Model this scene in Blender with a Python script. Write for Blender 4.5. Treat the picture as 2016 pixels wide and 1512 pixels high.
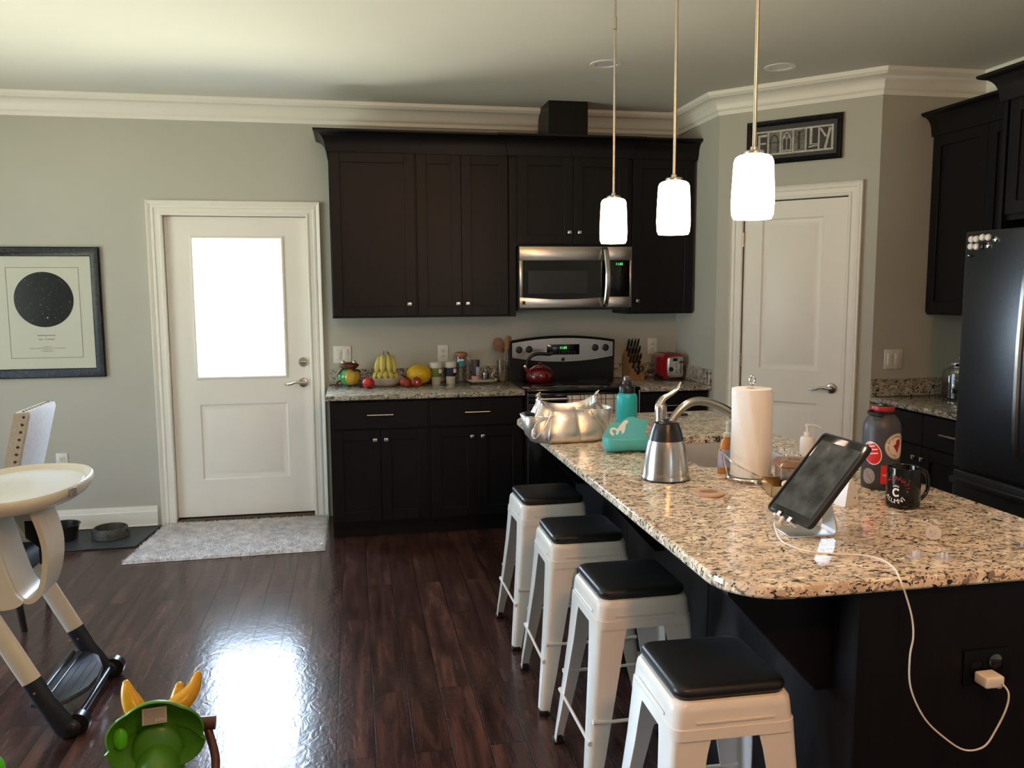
import bpy, bmesh, math, random
from mathutils import Matrix, Vector, Euler
PI = math.pi
for o in list(bpy.data.objects): bpy.data.objects.remove(o)
scene = bpy.context.scene
COL = scene.collection
random.seed(7)

# ------------------------------------------------------------------ camera, light, exposure
cam_d = bpy.data.cameras.new('camera'); cam = bpy.data.objects.new('camera', cam_d); COL.objects.link(cam)
cam_d.sensor_width = 36.0; cam_d.lens = 1642.17 / 2016 * 36.0; cam_d.clip_start = .05; cam_d.clip_end = 200
cam.matrix_world = Matrix(((.98261, .02627, -.18384, 1.1914), (-.18563, .11034, -.97641, -5.7652), (-.00536, .99355, .1133, 1.5534), (0, 0, 0, 1)))
scene.camera = cam
vs = scene.view_settings
scene.display_settings.display_device = 'sRGB'
vs.view_transform = 'Standard'; vs.look = 'None'; vs.gamma = 1.0; vs.exposure = 0.0; vs.use_curve_mapping = False
SKY = 4.2            # brightness of the overcast day outside
GROUND_LEFT = 1.8     # extra brightness of the sunlit ground on the left
NORTH = 12.5           # extra brightness of the sky and patio behind the glazed door
PEND = 14.0          # brightness of the pendant glass
w = bpy.data.worlds.new('sky'); scene.world = w; w.use_nodes = True
nt = w.node_tree; nt.nodes.clear()
out = nt.nodes.new('ShaderNodeOutputWorld'); bg = nt.nodes.new('ShaderNodeBackground')
tc = nt.nodes.new('ShaderNodeTexCoord'); sp = nt.nodes.new('ShaderNodeSeparateXYZ'); rp = nt.nodes.new('ShaderNodeValToRGB')
mr = nt.nodes.new('ShaderNodeMapRange'); mr.inputs[1].default_value = -1; mr.inputs[2].default_value = 1
nt.links.new(tc.outputs['Generated'], sp.inputs[0]); nt.links.new(sp.outputs['Z'], mr.inputs[0]); nt.links.new(mr.outputs[0], rp.inputs[0])
e = rp.color_ramp.elements
e[0].position = .10; e[0].color = (.20, .24, .27, 1)      # shaded porch slab close to the house
e[1].position = .62; e[1].color = (.62, .78, 1, 1)      # overcast sky
x = e.new(.14); x.color = (.95, .92, .74, 1)              # sunlit patio and lawn
x = e.new(.46); x.color = (.84, .88, .68, 1)
x = e.new(.50); x.color = (.66, .80, 1, 1)
nt.links.new(rp.outputs[0], bg.inputs[0])
# the sun stands on the left side of the house: the ground there is brighter
def mth(op, a, b_):
    n_ = nt.nodes.new('ShaderNodeMath'); n_.operation = op
    for k_, q_ in enumerate((a, b_)):
        if isinstance(q_, (int, float)): n_.inputs[k_].default_value = q_
        else: nt.links.new(q_, n_.inputs[k_])
    return n_.outputs[0]
left = mth('MAXIMUM', mth('MULTIPLY', sp.outputs['X'], -1.0), 0.0); low = mth('LESS_THAN', sp.outputs['Z'], 0.0)
north = mth('MAXIMUM', sp.outputs['Y'], 0.0)   # extra brightness added towards the glazed door for the floor glare
stren = mth('MULTIPLY', mth('ADD', mth('ADD', mth('MULTIPLY', mth('MULTIPLY', left, low), GROUND_LEFT), mth('MULTIPLY', north, NORTH)), 1.0), SKY)
nt.links.new(stren, bg.inputs[1])
nt.links.new(bg.outputs[0], out.inputs[0])
def portal(name, loc, rot, sx, sy):
    l = bpy.data.lights.new(name, 'AREA'); l.shape = 'RECTANGLE'; l.size = sx; l.size_y = sy
    l.cycles.is_portal = True
    o = bpy.data.objects.new(name, l); COL.objects.link(o); o.location = loc; o.rotation_euler = rot
    return o
# daylight enters through the glazed door and through assumed, unseen windows left and behind the viewer
portal('daylight_door', (.447, .16, 1.437), (-PI / 2, 0, 0), .62, .98)
portal('assumed_daylight_left', (-2.42, -2.4, 1.2), (0, -PI / 2, 0), 2.2, 2.4)
portal('assumed_daylight_rear', (2.9, -9.12, 1.6), (PI / 2, 0, 0), .9, 1.1)

# bulb of an assumed unseen lamp, added to warm the near stools (its glass dome is built with the ceiling)
ll = bpy.data.lights.new('assumed_lamp_bulb', 'POINT'); ll.color = (1.0, .40, .13); ll.energy = 68; ll.shadow_soft_size = .09
lo_ = bpy.data.objects.new('assumed_lamp_bulb', ll); COL.objects.link(lo_); lo_.location = (1.9, -5.75, 2.56)
# ------------------------------------------------------------------ materials
def nd(m, t, **k):
    n = m.node_tree.nodes.new(t)
    for a, b in k.items(): setattr(n, a, b)
    return n
def pmat(name, col, rough=.5, metal=0.0, var=.06, scale=30, bump=0.0, bscale=200, spec=.5, coat=0, trans=0, ior=1.45, emit=None, es=0, alpha=None, aniso=0, stretch=None, rvar=0):
    m = bpy.data.materials.new(name); m.use_nodes = True
    b = m.node_tree.nodes['Principled BSDF']; L = m.node_tree.links.new
    b.inputs['Roughness'].default_value = rough; b.inputs['Metallic'].default_value = metal
    b.inputs['Specular IOR Level'].default_value = spec; b.inputs['Coat Weight'].default_value = coat
    b.inputs['Coat Roughness'].default_value = .06
    b.inputs['Transmission Weight'].default_value = trans; b.inputs['IOR'].default_value = ior
    if aniso: b.inputs['Anisotropic'].default_value = aniso
    t = nd(m, 'ShaderNodeTexCoord'); n = nd(m, 'ShaderNodeTexNoise'); n.inputs['Scale'].default_value = scale; n.inputs['Detail'].default_value = 4
    mp = nd(m, 'ShaderNodeMapping'); L(t.outputs['Object'], mp.inputs[0]); L(mp.outputs[0], n.inputs['Vector'])
    if stretch: mp.inputs['Scale'].default_value = stretch
    r = nd(m, 'ShaderNodeValToRGB'); L(n.outputs['Fac'], r.inputs[0])
    c0 = [max(0, c * (1 - var)) for c in col]; c1 = [min(1, c * (1 + var)) for c in col]
    r.color_ramp.elements[0].position = .3; r.color_ramp.elements[0].color = (*c0, 1)
    r.color_ramp.elements[1].position = .7; r.color_ramp.elements[1].color = (*c1, 1)
    L(r.outputs[0], b.inputs['Base Color'])
    if rvar:
        q = nd(m, 'ShaderNodeMapRange'); q.inputs[3].default_value = rough - rvar; q.inputs[4].default_value = rough + rvar
        L(n.outputs['Fac'], q.inputs[0]); L(q.outputs[0], b.inputs['Roughness'])
    if bump:
        n2 = nd(m, 'ShaderNodeTexNoise'); n2.inputs['Scale'].default_value = bscale; n2.inputs['Detail'].default_value = 5
        L(mp.outputs[0], n2.inputs['Vector'])
        bp = nd(m, 'ShaderNodeBump'); bp.inputs['Strength'].default_value = bump; bp.inputs['Distance'].default_value = .002
        L(n2.outputs['Fac'], bp.inputs['Height']); L(bp.outputs[0], b.inputs['Normal'])
    if emit: b.inputs['Emission Color'].default_value = (*emit, 1); b.inputs['Emission Strength'].default_value = es
    if alpha is not None: b.inputs['Alpha'].default_value = alpha
    return m
def glassy(name, tint=(1, 1, 1), gloss=.12, rough=.02):
    # clear pane or thin vessel wall: mostly see-through with a fresnel-like sheen
    m = bpy.data.materials.new(name); m.use_nodes = True; N = m.node_tree.nodes; L = m.node_tree.links.new
    N.remove(N['Principled BSDF']); o = N['Material Output']
    a = nd(m, 'ShaderNodeBsdfTransparent'); a.inputs[0].default_value = (*tint, 1)
    g = nd(m, 'ShaderNodeBsdfGlossy'); g.inputs['Roughness'].default_value = rough
    lw = nd(m, 'ShaderNodeLayerWeight'); lw.inputs[0].default_value = .25
    mr = nd(m, 'ShaderNodeMapRange'); mr.inputs[3].default_value = gloss * .5; mr.inputs[4].default_value = min(1, gloss * 4)
    L(lw.outputs['Facing'], mr.inputs[0])
    x = nd(m, 'ShaderNodeMixShader'); L(mr.outputs[0], x.inputs[0]); L(a.outputs[0], x.inputs[1]); L(g.outputs[0], x.inputs[2]); L(x.outputs[0], o.inputs[0])
    return m
def granite(name, base, mid, dark, rough=.08, sc=.72):
    m = bpy.data.materials.new(name); m.use_nodes = True; L = m.node_tree.links.new; b = m.node_tree.nodes['Principled BSDF']
    t = nd(m, 'ShaderNodeTexCoord'); mp = nd(m, 'ShaderNodeMapping'); mp.inputs['Rotation'].default_value = (0, 0, .5); mp.inputs['Scale'].default_value = (1, 1.6, 1.3)
    L(t.outputs['Object'], mp.inputs[0])
    def noise(s, det, dist=0):
        n = nd(m, 'ShaderNodeTexNoise'); n.inputs['Scale'].default_value = s * sc; n.inputs['Detail'].default_value = det; n.inputs['Distortion'].default_value = dist
        L(mp.outputs[0], n.inputs['Vector']); return n
    def ramp(n, p0, p1, c0=(0, 0, 0, 1), c1=(1, 1, 1, 1)):
        r = nd(m, 'ShaderNodeValToRGB'); r.color_ramp.elements[0].position = p0; r.color_ramp.elements[1].position = p1
        r.color_ramp.elements[0].color = c0; r.color_ramp.elements[1].color = c1; L(n.outputs['Fac'], r.inputs[0]); return r
    def mix(f, a, c):
        x = nd(m, 'ShaderNodeMix', data_type='RGBA'); L(f.outputs[0], x.inputs[0])
        if hasattr(a, 'outputs'): L(a.outputs[0] if a.type != 'MIX' else a.outputs[2], x.inputs[6])
        else: x.inputs[6].default_value = (*a, 1)
        x.inputs[7].default_value = (*c, 1); return x
    r1 = ramp(noise(16, 4, .8), .44, .58)
    x1 = mix(r1, base, mid)
    x2 = mix(ramp(noise(55, 5, .8), .56, .61), x1, tuple(c * .40 for c in mid))
    x2b = mix(ramp(noise(38, 4, 1.2), .60, .64), x2, tuple(min(1, c * 1.35) for c in base))
    x3 = mix(ramp(noise(75, 6, 1.5), .575, .61), x2b, dark)
    x4 = mix(ramp(noise(26, 6, 2.5), .625, .655), x3, tuple(c * .8 for c in dark))
    L(x4.outputs[2], b.inputs['Base Color']); b.inputs['Roughness'].default_value = rough; b.inputs['Specular IOR Level'].default_value = .5
    return m
def floor_mat():
    m = bpy.data.materials.new('hand_scraped_planks'); m.use_nodes = True; L = m.node_tree.links.new; b = m.node_tree.nodes['Principled BSDF']
    t = nd(m, 'ShaderNodeTexCoord'); s = nd(m, 'ShaderNodeSeparateXYZ'); c = nd(m, 'ShaderNodeCombineXYZ'); L(t.outputs['Object'], s.inputs[0])
    ad = nd(m, 'ShaderNodeMath', operation='ADD'); ad.inputs[1].default_value = 20 * .1285 - .0675; L(s.outputs['X'], ad.inputs[0])
    ay = nd(m, 'ShaderNodeMath', operation='ADD'); ay.inputs[1].default_value = 30.25; L(s.outputs['Y'], ay.inputs[0])
    L(ay.outputs[0], c.inputs['X']); L(ad.outputs[0], c.inputs['Y'])
    def brick(c1, c2, mortar, msize):
        k = nd(m, 'ShaderNodeTexBrick'); k.offset = .37; k.offset_frequency = 2; k.inputs['Scale'].default_value = 1; k.inputs['Brick Width'].default_value = 1.2
        k.inputs['Row Height'].default_value = .1285; k.inputs['Mortar Size'].default_value = msize; k.inputs['Mortar Smooth'].default_value = .3
        k.inputs['Color1'].default_value = c1; k.inputs['Color2'].default_value = c2; k.inputs['Mortar'].default_value = mortar; k.inputs['Bias'].default_value = 0
        L(c.outputs[0], k.inputs['Vector']); return k
    kb = brick((.0, .0, .0, 1), (1, 1, 1, 1), (.5, .5, .5, 1), .0)
    mp = nd(m, 'ShaderNodeMapping'); mp.inputs['Scale'].default_value = (10, 1.1, 1); L(t.outputs['Object'], mp.inputs[0])
    off = nd(m, 'ShaderNodeVectorMath', operation='MULTIPLY_ADD'); off.inputs[1].default_value = (3, 7, 9)
    L(kb.outputs['Color'], off.inputs[0]); L(mp.outputs[0], off.inputs[2])
    n = nd(m, 'ShaderNodeTexNoise'); n.inputs['Scale'].default_value = 2.2; n.inputs['Detail'].default_value = 8; n.inputs['Roughness'].default_value = .62; n.inputs['Distortion'].default_value = .4
    L(off.outputs[0], n.inputs['Vector'])
    r = nd(m, 'ShaderNodeValToRGB'); L(n.outputs['Fac'], r.inputs[0]); el = r.color_ramp.elements
    el[0].position = .30; el[0].color = (.017, .009, .008, 1); el[1].position = .74; el[1].color = (.125, .056, .040, 1)
    x = el.new(.5); x.color = (.052, .024, .021, 1)
    # a tone of its own for each plank
    hs = nd(m, 'ShaderNodeHueSaturation'); L(r.outputs[0], hs.inputs['Color'])
    mv = nd(m, 'ShaderNodeMapRange'); mv.inputs[3].default_value = .75; mv.inputs[4].default_value = 1.2; L(kb.outputs['Color'], mv.inputs[0]); L(mv.outputs[0], hs.inputs['Value'])
    kg = brick((1, 1, 1, 1), (1, 1, 1, 1), (0, 0, 0, 1), .0022)
    mx = nd(m, 'ShaderNodeMix', data_type='RGBA'); L(kg.outputs['Color'], mx.inputs[0]); mx.inputs[6].default_value = (.012, .008, .008, 1); L(hs.outputs[0], mx.inputs[7])
    L(mx.outputs[2], b.inputs['Base Color'])
    # scraped relief: shallow waves across the grain plus grooves
    mp2 = nd(m, 'ShaderNodeMapping'); mp2.inputs['Scale'].default_value = (1.3, .75, 1); L(t.outputs['Object'], mp2.inputs[0])
    n2 = nd(m, 'ShaderNodeTexNoise'); n2.inputs['Scale'].default_value = 22; n2.inputs['Detail'].default_value = 3; n2.inputs['Distortion'].default_value = 1.2; L(mp2.outputs[0], n2.inputs['Vector'])
    b1 = nd(m, 'ShaderNodeBump'); b1.inputs['Strength'].default_value = .2; b1.inputs['Distance'].default_value = .004; L(n2.outputs['Fac'], b1.inputs['Height'])
    b2 = nd(m, 'ShaderNodeBump'); b2.inputs['Strength'].default_value = .7; b2.inputs['Distance'].default_value = .002
    L(kg.outputs['Color'], b2.inputs['Height']); L(b1.outputs[0], b2.inputs['Normal']); L(b2.outputs[0], b.inputs['Normal'])
    b.inputs['Roughness'].default_value = .18; b.inputs['Specular IOR Level'].default_value = .38
    return m
M = {}
M['floor'] = floor_mat()
M['wall'] = pmat('greige_wall_paint', (.50, .50, .445), .75, bump=.08, bscale=260, var=.015, scale=3)
M['ceil'] = pmat('ceiling_paint', (.74, .73, .66), .85, bump=.35, bscale=70, var=.01, scale=3)
M['trim'] = pmat('white_semi_gloss_trim', (.88, .87, .81), .32, var=.01, scale=6)
M['door'] = pmat('white_door_paint', (.90, .88, .82), .38, var=.012, scale=6)
M['cab'] = pmat('espresso_cabinet_wood', (.0056, .0050, .0062), .40, var=.3, scale=6, stretch=(14, 14, 1), spec=.3)
M['cabin'] = pmat('espresso_shadow_gap', (.006, .005, .005), .6)
M['granite'] = granite('island_granite', (.86, .73, .58), (.64, .54, .42), (.032, .026, .027), .06)
M['granite2'] = granite('wall_counter_granite', (.50, .46, .38), (.36, .33, .27), (.03, .027, .025), .06)
M['steel'] = pmat('brushed_stainless', (.60, .57, .54), .26, 1.0, var=.08, scale=60, stretch=(1, 1, 20), aniso=.4)
M['steel_v'] = pmat('satin_stainless', (.55, .52, .49), .24, 1.0, var=.05, scale=40, stretch=(20, 20, 1))
M['nickel'] = pmat('satin_nickel', (.62, .58, .52), .25, 1.0, var=.04)
M['chrome'] = pmat('chrome', (.85, .85, .86), .07, 1.0, var=.02)
M['black'] = pmat('black_plastic', (.012, .012, .013), .3, var=.1)
M['black_gloss'] = pmat('black_glass', (.006, .006, .007), .10, var=.1)
M['black_matte'] = pmat('black_rubber', (.013, .013, .014), .6, var=.15, bump=.1)
M['fridge'] = pmat('black_stainless', (.085, .092, .105), .30, .85, var=.06, scale=50, stretch=(1, 20, 1))
M['white_metal'] = pmat('white_powder_coated_steel', (.84, .82, .78), .2, var=.03, scale=8)
M['pad'] = pmat('black_vinyl_cushion', (.010, .011, .012), .38, var=.1, bump=.12, bscale=900)
M['shade'] = pmat('lit_opal_glass', (.9, .88, .85), .2, emit=(1.0, .74, .54), es=PEND)
M['dome'] = pmat('assumed_lamp_dome', (.9, .85, .8), .3, emit=(1.0, .6, .3), es=6)  # glow belongs to the assumed ceiling lamp, out of view
M['white_plastic'] = pmat('white_plastic', (.78, .77, .74), .3, var=.01)
M['beige_plastic'] = pmat('ivory_plastic', (.72, .67, .56), .3, var=.02)
M['paper'] = pmat('paper_towel', (.85, .83, .80), .9, bump=.5, bscale=120, var=.01)
M['linen'] = pmat('oatmeal_linen', (.66, .62, .60), .9, bump=.5, bscale=500, var=.12, scale=160, stretch=(1, 1, .15))
M['tan_linen'] = pmat('tan_linen', (.40, .33, .25), .9, bump=.4, bscale=500, var=.12, scale=160)
M['bronze'] = pmat('antique_bronze', (.10, .07, .045), .35, 1.0, var=.2)
M['darkwood'] = pmat('dark_stained_wood', (.02, .013, .01), .4, var=.3, stretch=(10, 10, 1))
M['rug'] = pmat('beige_shag', (.64, .62, .63), .95, var=.22, scale=18)
M['mat'] = pmat('slate_rubber_mat', (.035, .042, .05), .5, bump=.6, bscale=60, var=.15)
M['bowl_black'] = pmat('black_bowl_enamel', (.012, .012, .013), .35, var=.2)
M['bowl_grey'] = pmat('speckled_grey_stoneware', (.055, .052, .045), .5, var=.5, scale=60)
M['teal'] = pmat('teal_powder_coat', (.02, .45, .50), .35, var=.04)
M['bib'] = pmat('aqua_silicone', (.09, .50, .56), .42, var=.03)
M['white_print'] = pmat('white_print', (.85, .85, .83), .5, var=.01)
M['silver'] = pmat('silver_metallic_leather', (.78, .74, .71), .30, .85, var=.05, scale=25, bump=.35, bscale=160)
M['silver_in'] = pmat('silver_lining', (.35, .35, .36), .6, .2, var=.1)
M['green_glow'] = pmat('green_display', (.02, .3, .05), .4, emit=(.15, 1, .2), es=1.6)
M['kettle'] = pmat('burgundy_enamel', (.13, .006, .012), .12, var=.05, coat=.6)
M['red'] = pmat('red_enamel', (.26, .008, .014), .15, var=.05, coat=.6)
M['wood'] = pmat('honey_wood', (.27, .13, .045), .45, var=.22, scale=10, stretch=(8, 8, 1))
M['spoon'] = pmat('beech_spoon_wood', (.34, .20, .11), .6, var=.25, scale=14, stretch=(8, 8, 1))
M['spoon_dark'] = pmat('darkened_spoon_wood', (.22, .11, .06), .6, var=.3, scale=18)
M['glass'] = glassy('clear_glass', (.93, .95, .94), .14)
M['pane'] = glassy('door_glass', (.97, .98, .98), .05)
M['smoke'] = glassy('clear_acrylic', (.82, .80, .79), .2, .05)
M['green_glass'] = pmat('green_art_glass', (.03, .30, .08), .08, var=.3, scale=20, coat=.5)
M['yellow_glass'] = pmat('yellow_art_glass', (.50, .33, .03), .1, var=.25, scale=14, coat=.5)
M['frog'] = pmat('bronze_brown_glaze', (.10, .03, .022), .2, .3, var=.3)
M['gold'] = pmat('brass_gold', (.62, .50, .28), .3, 1.0, var=.05)
M['rose'] = pmat('rose_gold_lid', (.42, .24, .17), .25, .8, var=.05)
M['tomato'] = pmat('red_fruit_skin', (.50, .03, .02), .25, var=.35, scale=24)
M['nectar'] = pmat('mottled_nectarine_skin', (.36, .05, .025), .35, var=.8, scale=26)
M['banana'] = pmat('banana_skin', (.60, .52, .13), .45, var=.2, scale=12)
M['banana_g'] = pmat('banana_stem', (.22, .22, .05), .5, var=.3)
M['dark_tip'] = pmat('dried_banana_tip', (.03, .022, .012), .7)
M['melon'] = pmat('yellow_melon_rind', (.72, .44, .015), .35, var=.12, scale=12, bump=.2, bscale=40)
M['ceramic'] = pmat('white_ceramic', (.66, .60, .54), .15, var=.02)
M['cream'] = pmat('cream_bamboo_fibre', (.62, .61, .53), .5, var=.03)
M['silicone_green'] = pmat('moss_green_silicone', (.13, .21, .035), .55)
M['silicone_navy'] = pmat('navy_silicone', (.012, .022, .055), .55)
M['navy'] = pmat('navy_tube_plastic', (.015, .018, .04), .35)
M['pink'] = pmat('pale_pink_plastic', (.60, .40, .33), .4)
M['cork'] = pmat('cork', (.35, .17, .08), .8, var=.35, scale=60)
M['sky_blue'] = pmat('turquoise_label', (.03, .30, .40), .4)
M['cord'] = pmat('white_cable_rubber', (.90, .84, .74), .5)
M['cork_coaster'] = pmat('maple_coaster', (.52, .36, .25), .5, var=.15, scale=30, stretch=(1, 8, 1))
M['coaster_print'] = pmat('burnt_coaster_print', (.28, .17, .13), .6, var=.4, scale=90)
M['screen'] = pmat('smudged_tablet_screen', (.030, .032, .031), .22, var=.9, scale=22, rvar=.12)
M['alu'] = pmat('anodised_aluminium', (.66, .67, .68), .3, 1.0, var=.02)
M['charcoal'] = pmat('charcoal_powder_coat', (.045, .045, .052), .42, var=.05)
M['sticker_red'] = pmat('red_sticker', (.62, .02, .018), .4)
M['sticker_white'] = pmat('white_sticker', (.80, .74, .70), .4)
M['sticker_cream'] = pmat('cream_sticker', (.72, .58, .48), .4)
M['sticker_grey'] = pmat('silver_grey_sticker', (.30, .31, .34), .4, var=.1)
M['dark_red'] = pmat('dark_red_print', (.30, .012, .012), .4)
M['mug'] = pmat('black_glazed_ceramic', (.006, .006, .006), .06, var=.1)
M['amber'] = pmat('amber_soap', (.75, .30, .05), .15, var=.05, trans=.3)
M['label_lav'] = pmat('lavender_label', (.42, .42, .60), .5, var=.2, scale=60)
M['toy_green'] = pmat('green_toy_plastic', (.075, .24, .018), .33, var=.05)
M['toy_green2'] = pmat('bright_green_toy_plastic', (.10, .50, .01), .3)
M['toy_yellow'] = pmat('yellow_toy_plastic', (.68, .34, .012), .22)
M['toy_brown'] = pmat('brown_toy_plastic', (.085, .028, .024), .28)
M['toy_orange'] = pmat('rust_toy_plastic', (.28, .06, .025), .4)
M['toy_red'] = pmat('red_toy_plastic', (.62, .015, .03), .12, coat=.5)
M['label'] = pmat('toy_care_label', (.46, .43, .38), .7)
M['label_ink'] = pmat('label_ink', (.20, .18, .16), .7)
M['navy_plastic'] = pmat('dark_navy_plastic', (.020, .025, .036), .32)
M['seat_fabric'] = pmat('black_seat_fabric', (.012, .012, .016), .8, bump=.3)
M['print_black'] = pmat('star_map_ink', (.014, .017, .022), .2, var=.25, scale=9)
M['poster'] = pmat('poster_paper', (.72, .71, .64), .6, var=.01)
M['ink_grey'] = pmat('grey_print_ink', (.10, .10, .10), .6)
M['mat_grey'] = pmat('grey_mat_board', (.055, .058, .06), .7)
M['photo_mid'] = pmat('grey_photo_print', (.16, .15, .13), .5, var=.5, scale=40)
M['photo_dark'] = pmat('dark_photo_print', (.035, .032, .03), .5, var=.4, scale=60)
M['photo_light'] = pmat('pale_photo_print', (.50, .49, .45), .5, var=.2, scale=50)
M['frame_black'] = pmat('black_picture_frame', (.006, .007, .009), .22, spec=.3, var=.2, stretch=(6, 6, 1))
M['recess'] = pmat('recessed_light_reflector', (.80, .80, .90), .25)
M['towel'] = None
M['screen_dark'] = pmat('microwave_window_mesh', (.022, .022, .022), .25, var=.1)
M['sink'] = pmat('satin_sink_steel', (.62, .60, .59), .38, .55, var=.04, scale=30)

# towel: cream cloth with rust and black check
def towel_mat():
    m = bpy.data.materials.new('checked_towel'); m.use_nodes = True; L = m.node_tree.links.new; b = m.node_tree.nodes['Principled BSDF']
    t = nd(m, 'ShaderNodeTexCoord'); s = nd(m, 'ShaderNodeSeparateXYZ'); L(t.outputs['Object'], s.inputs[0])
    last = None
    for ax, per, off, col in (('X', .055, 0, (.02, .018, .018, 1)), ('X', .11, .03, (.30, .05, .02, 1)), ('Z', .075, .02, (.30, .05, .02, 1)), ('Z', .15, .05, (.02, .018, .018, 1))):
        a = nd(m, 'ShaderNodeMath', operation='ADD'); a.inputs[1].default_value = off + 10; L(s.outputs[ax], a.inputs[0])
        q = nd(m, 'ShaderNodeMath', operation='MODULO'); q.inputs[1].default_value = per; L(a.outputs[0], q.inputs[0])
        c = nd(m, 'ShaderNodeMath', operation='LESS_THAN'); c.inputs[1].default_value = .005; L(q.outputs[0], c.inputs[0])
        x = nd(m, 'ShaderNodeMix', data_type='RGBA'); L(c.outputs[0], x.inputs[0]); x.inputs[7].default_value = col
        if last: L(last.outputs[2], x.inputs[6])
        else: x.inputs[6].default_value = (.62, .56, .47, 1)
        last = x
    L(last.outputs[2], b.inputs['Base Color']); b.inputs['Roughness'].default_value = .9
    return m
M['towel'] = towel_mat()

# ------------------------------------------------------------------ mesh builder
class MB:
    def __init__(s): s.v = []; s.f = []; s.mi = []; s.M = Matrix(); s.m = 0
    def add(s, vs, fs, T=None):
        T = s.M @ T if T is not None else s.M
        n = len(s.v); s.v += [T @ Vector(p) for p in vs]; s.f += [[i + n for i in f] for f in fs]; s.mi += [s.m] * len(fs)
        return s
    def box(s, x0, x1, y0, y1, z0, z1, bev=0, seg=2, T=None):
        bm = bmesh.new(); bmesh.ops.create_cube(bm, size=1)
        for v in bm.verts: v.co = Vector(((x0 + x1) / 2 + v.co.x * (x1 - x0), (y0 + y1) / 2 + v.co.y * (y1 - y0), (z0 + z1) / 2 + v.co.z * (z1 - z0)))
        if bev: bmesh.ops.bevel(bm, geom=list(bm.edges), offset=bev, segments=seg, profile=.5, affect='EDGES')
        return s._bm(bm, T)
    def _bm(s, bm, T=None):
        bm.verts.index_update(); s.add([v.co.copy() for v in bm.verts], [[v.index for v in f.verts] for f in bm.faces], T); bm.free(); return s
    def loft(s, rings, closed=True, cap0=True, cap1=True, T=None):
        n = len(rings[0]); vs = [p for r in rings for p in r]; fs = []
        for i in range(len(rings) - 1):
            for j in range(n if closed else n - 1):
                k = (j + 1) % n; fs.append([i * n + j, i * n + k, (i + 1) * n + k, (i + 1) * n + j])
        if closed and cap0: fs.append(list(range(n))[::-1])
        if closed and cap1: fs.append([(len(rings) - 1) * n + j for j in range(n)])
        return s.add(vs, fs, T)
    def lathe(s, prof, n=32, c=(0, 0, 0), T=None, sx=1, sy=1):
        rings = [[(c[0] + r * sx * math.cos(2 * PI * j / n), c[1] + r * sy * math.sin(2 * PI * j / n), c[2] + z) for j in range(n)] for r, z in prof]
        return s.loft(rings, True, prof[0][0] > 1e-5, prof[-1][0] > 1e-5, T)
    def tube(s, pts, r, n=10, closed=False, T=None, cap=True):
        pts = [Vector(p) for p in pts]; m = len(pts); rr = r if isinstance(r, (list, tuple)) else [r] * m
        rings = []; up = None
        for i, p in enumerate(pts):
            if closed: d = (pts[(i + 1) % m] - pts[i - 1])
            else: d = pts[min(i + 1, m - 1)] - pts[max(i - 1, 0)]
            d.normalize()
            if up is None: up = Vector((0, 0, 1)) if abs(d.z) < .9 else Vector((1, 0, 0))
            a = d.cross(up); a.normalize(); b = a.cross(d); up = b
            rings.append([p + a * rr[i] * math.cos(2 * PI * j / n) + b * rr[i] * math.sin(2 * PI * j / n) for j in range(n)])
        if closed: rings.append(rings[0])
        return s.loft(rings, True, cap and not closed, cap and not closed, T)
    def cyl(s, p0, p1, r0, r1=None, n=24, T=None): return s.tube([p0, p1], [r0, r0 if r1 is None else r1], n, T=T)
    def sph(s, c, r, n=20, m=12, T=None):
        if not isinstance(r, (list, tuple)): r = (r, r, r)
        prof = [(max(1e-6, math.sin(PI * i / m)), -math.cos(PI * i / m)) for i in range(m + 1)]
        rings = [[(c[0] + q * r[0] * math.cos(2 * PI * j / n), c[1] + q * r[1] * math.sin(2 * PI * j / n), c[2] + z * r[2]) for j in range(n)] for q, z in prof]
        return s.loft(rings, True, True, True, T)
    def prism(s, poly, h0, h1, ax='Z', T=None):
        n = len(poly)
        g = {'Z': lambda p, h: (p[0], p[1], h), 'Y': lambda p, h: (p[0], h, p[1]), 'X': lambda p, h: (h, p[0], p[1])}[ax]
        return s.loft([[g(p, h0) for p in poly], [g(p, h1) for p in poly]], True, True, True, T)
    def text(s, txt, size, T, depth=.0004, warp=None, center=True, shear=0):
        c = bpy.data.curves.new('t', 'FONT'); c.body = txt; c.size = size; c.extrude = depth
        c.align_x = 'CENTER' if center else 'LEFT'; c.align_y = 'CENTER'; c.shear = shear; c.resolution_u = 3
        o = bpy.data.objects.new('t', c); COL.objects.link(o); dg = bpy.context.evaluated_depsgraph_get()
        me = bpy.data.meshes.new_from_object(o.evaluated_get(dg))
        vs = [v.co.copy() for v in me.vertices]; fs = [list(p.vertices) for p in me.polygons]
        bpy.data.objects.remove(o); bpy.data.curves.remove(c); bpy.data.meshes.remove(me)
        if warp: vs = [warp(T @ v) for v in vs]; return s.add(vs, fs)
        return s.add(vs, fs, T)
    def build(s, name, mats, parent=None, smooth=35, loc=None):
        me = bpy.data.meshes.new(name); me.from_pydata([tuple(v) for v in s.v], [], s.f)
        for i, mi in enumerate(s.mi): me.polygons[i].material_index = mi
        for m in (mats if isinstance(mats, (list, tuple)) else [mats]): me.materials.append(M[m] if isinstance(m, str) else m)
        bm = bmesh.new(); bm.from_mesh(me); bmesh.ops.recalc_face_normals(bm, faces=bm.faces); bm.to_mesh(me); bm.free()
        if smooth:
            me.shade_smooth(); me.set_sharp_from_angle(angle=math.radians(smooth))
        o = bpy.data.objects.new(name, me); COL.objects.link(o)
        if parent: o.parent = parent
        if loc is not None: o.location = loc
        return o
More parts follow.
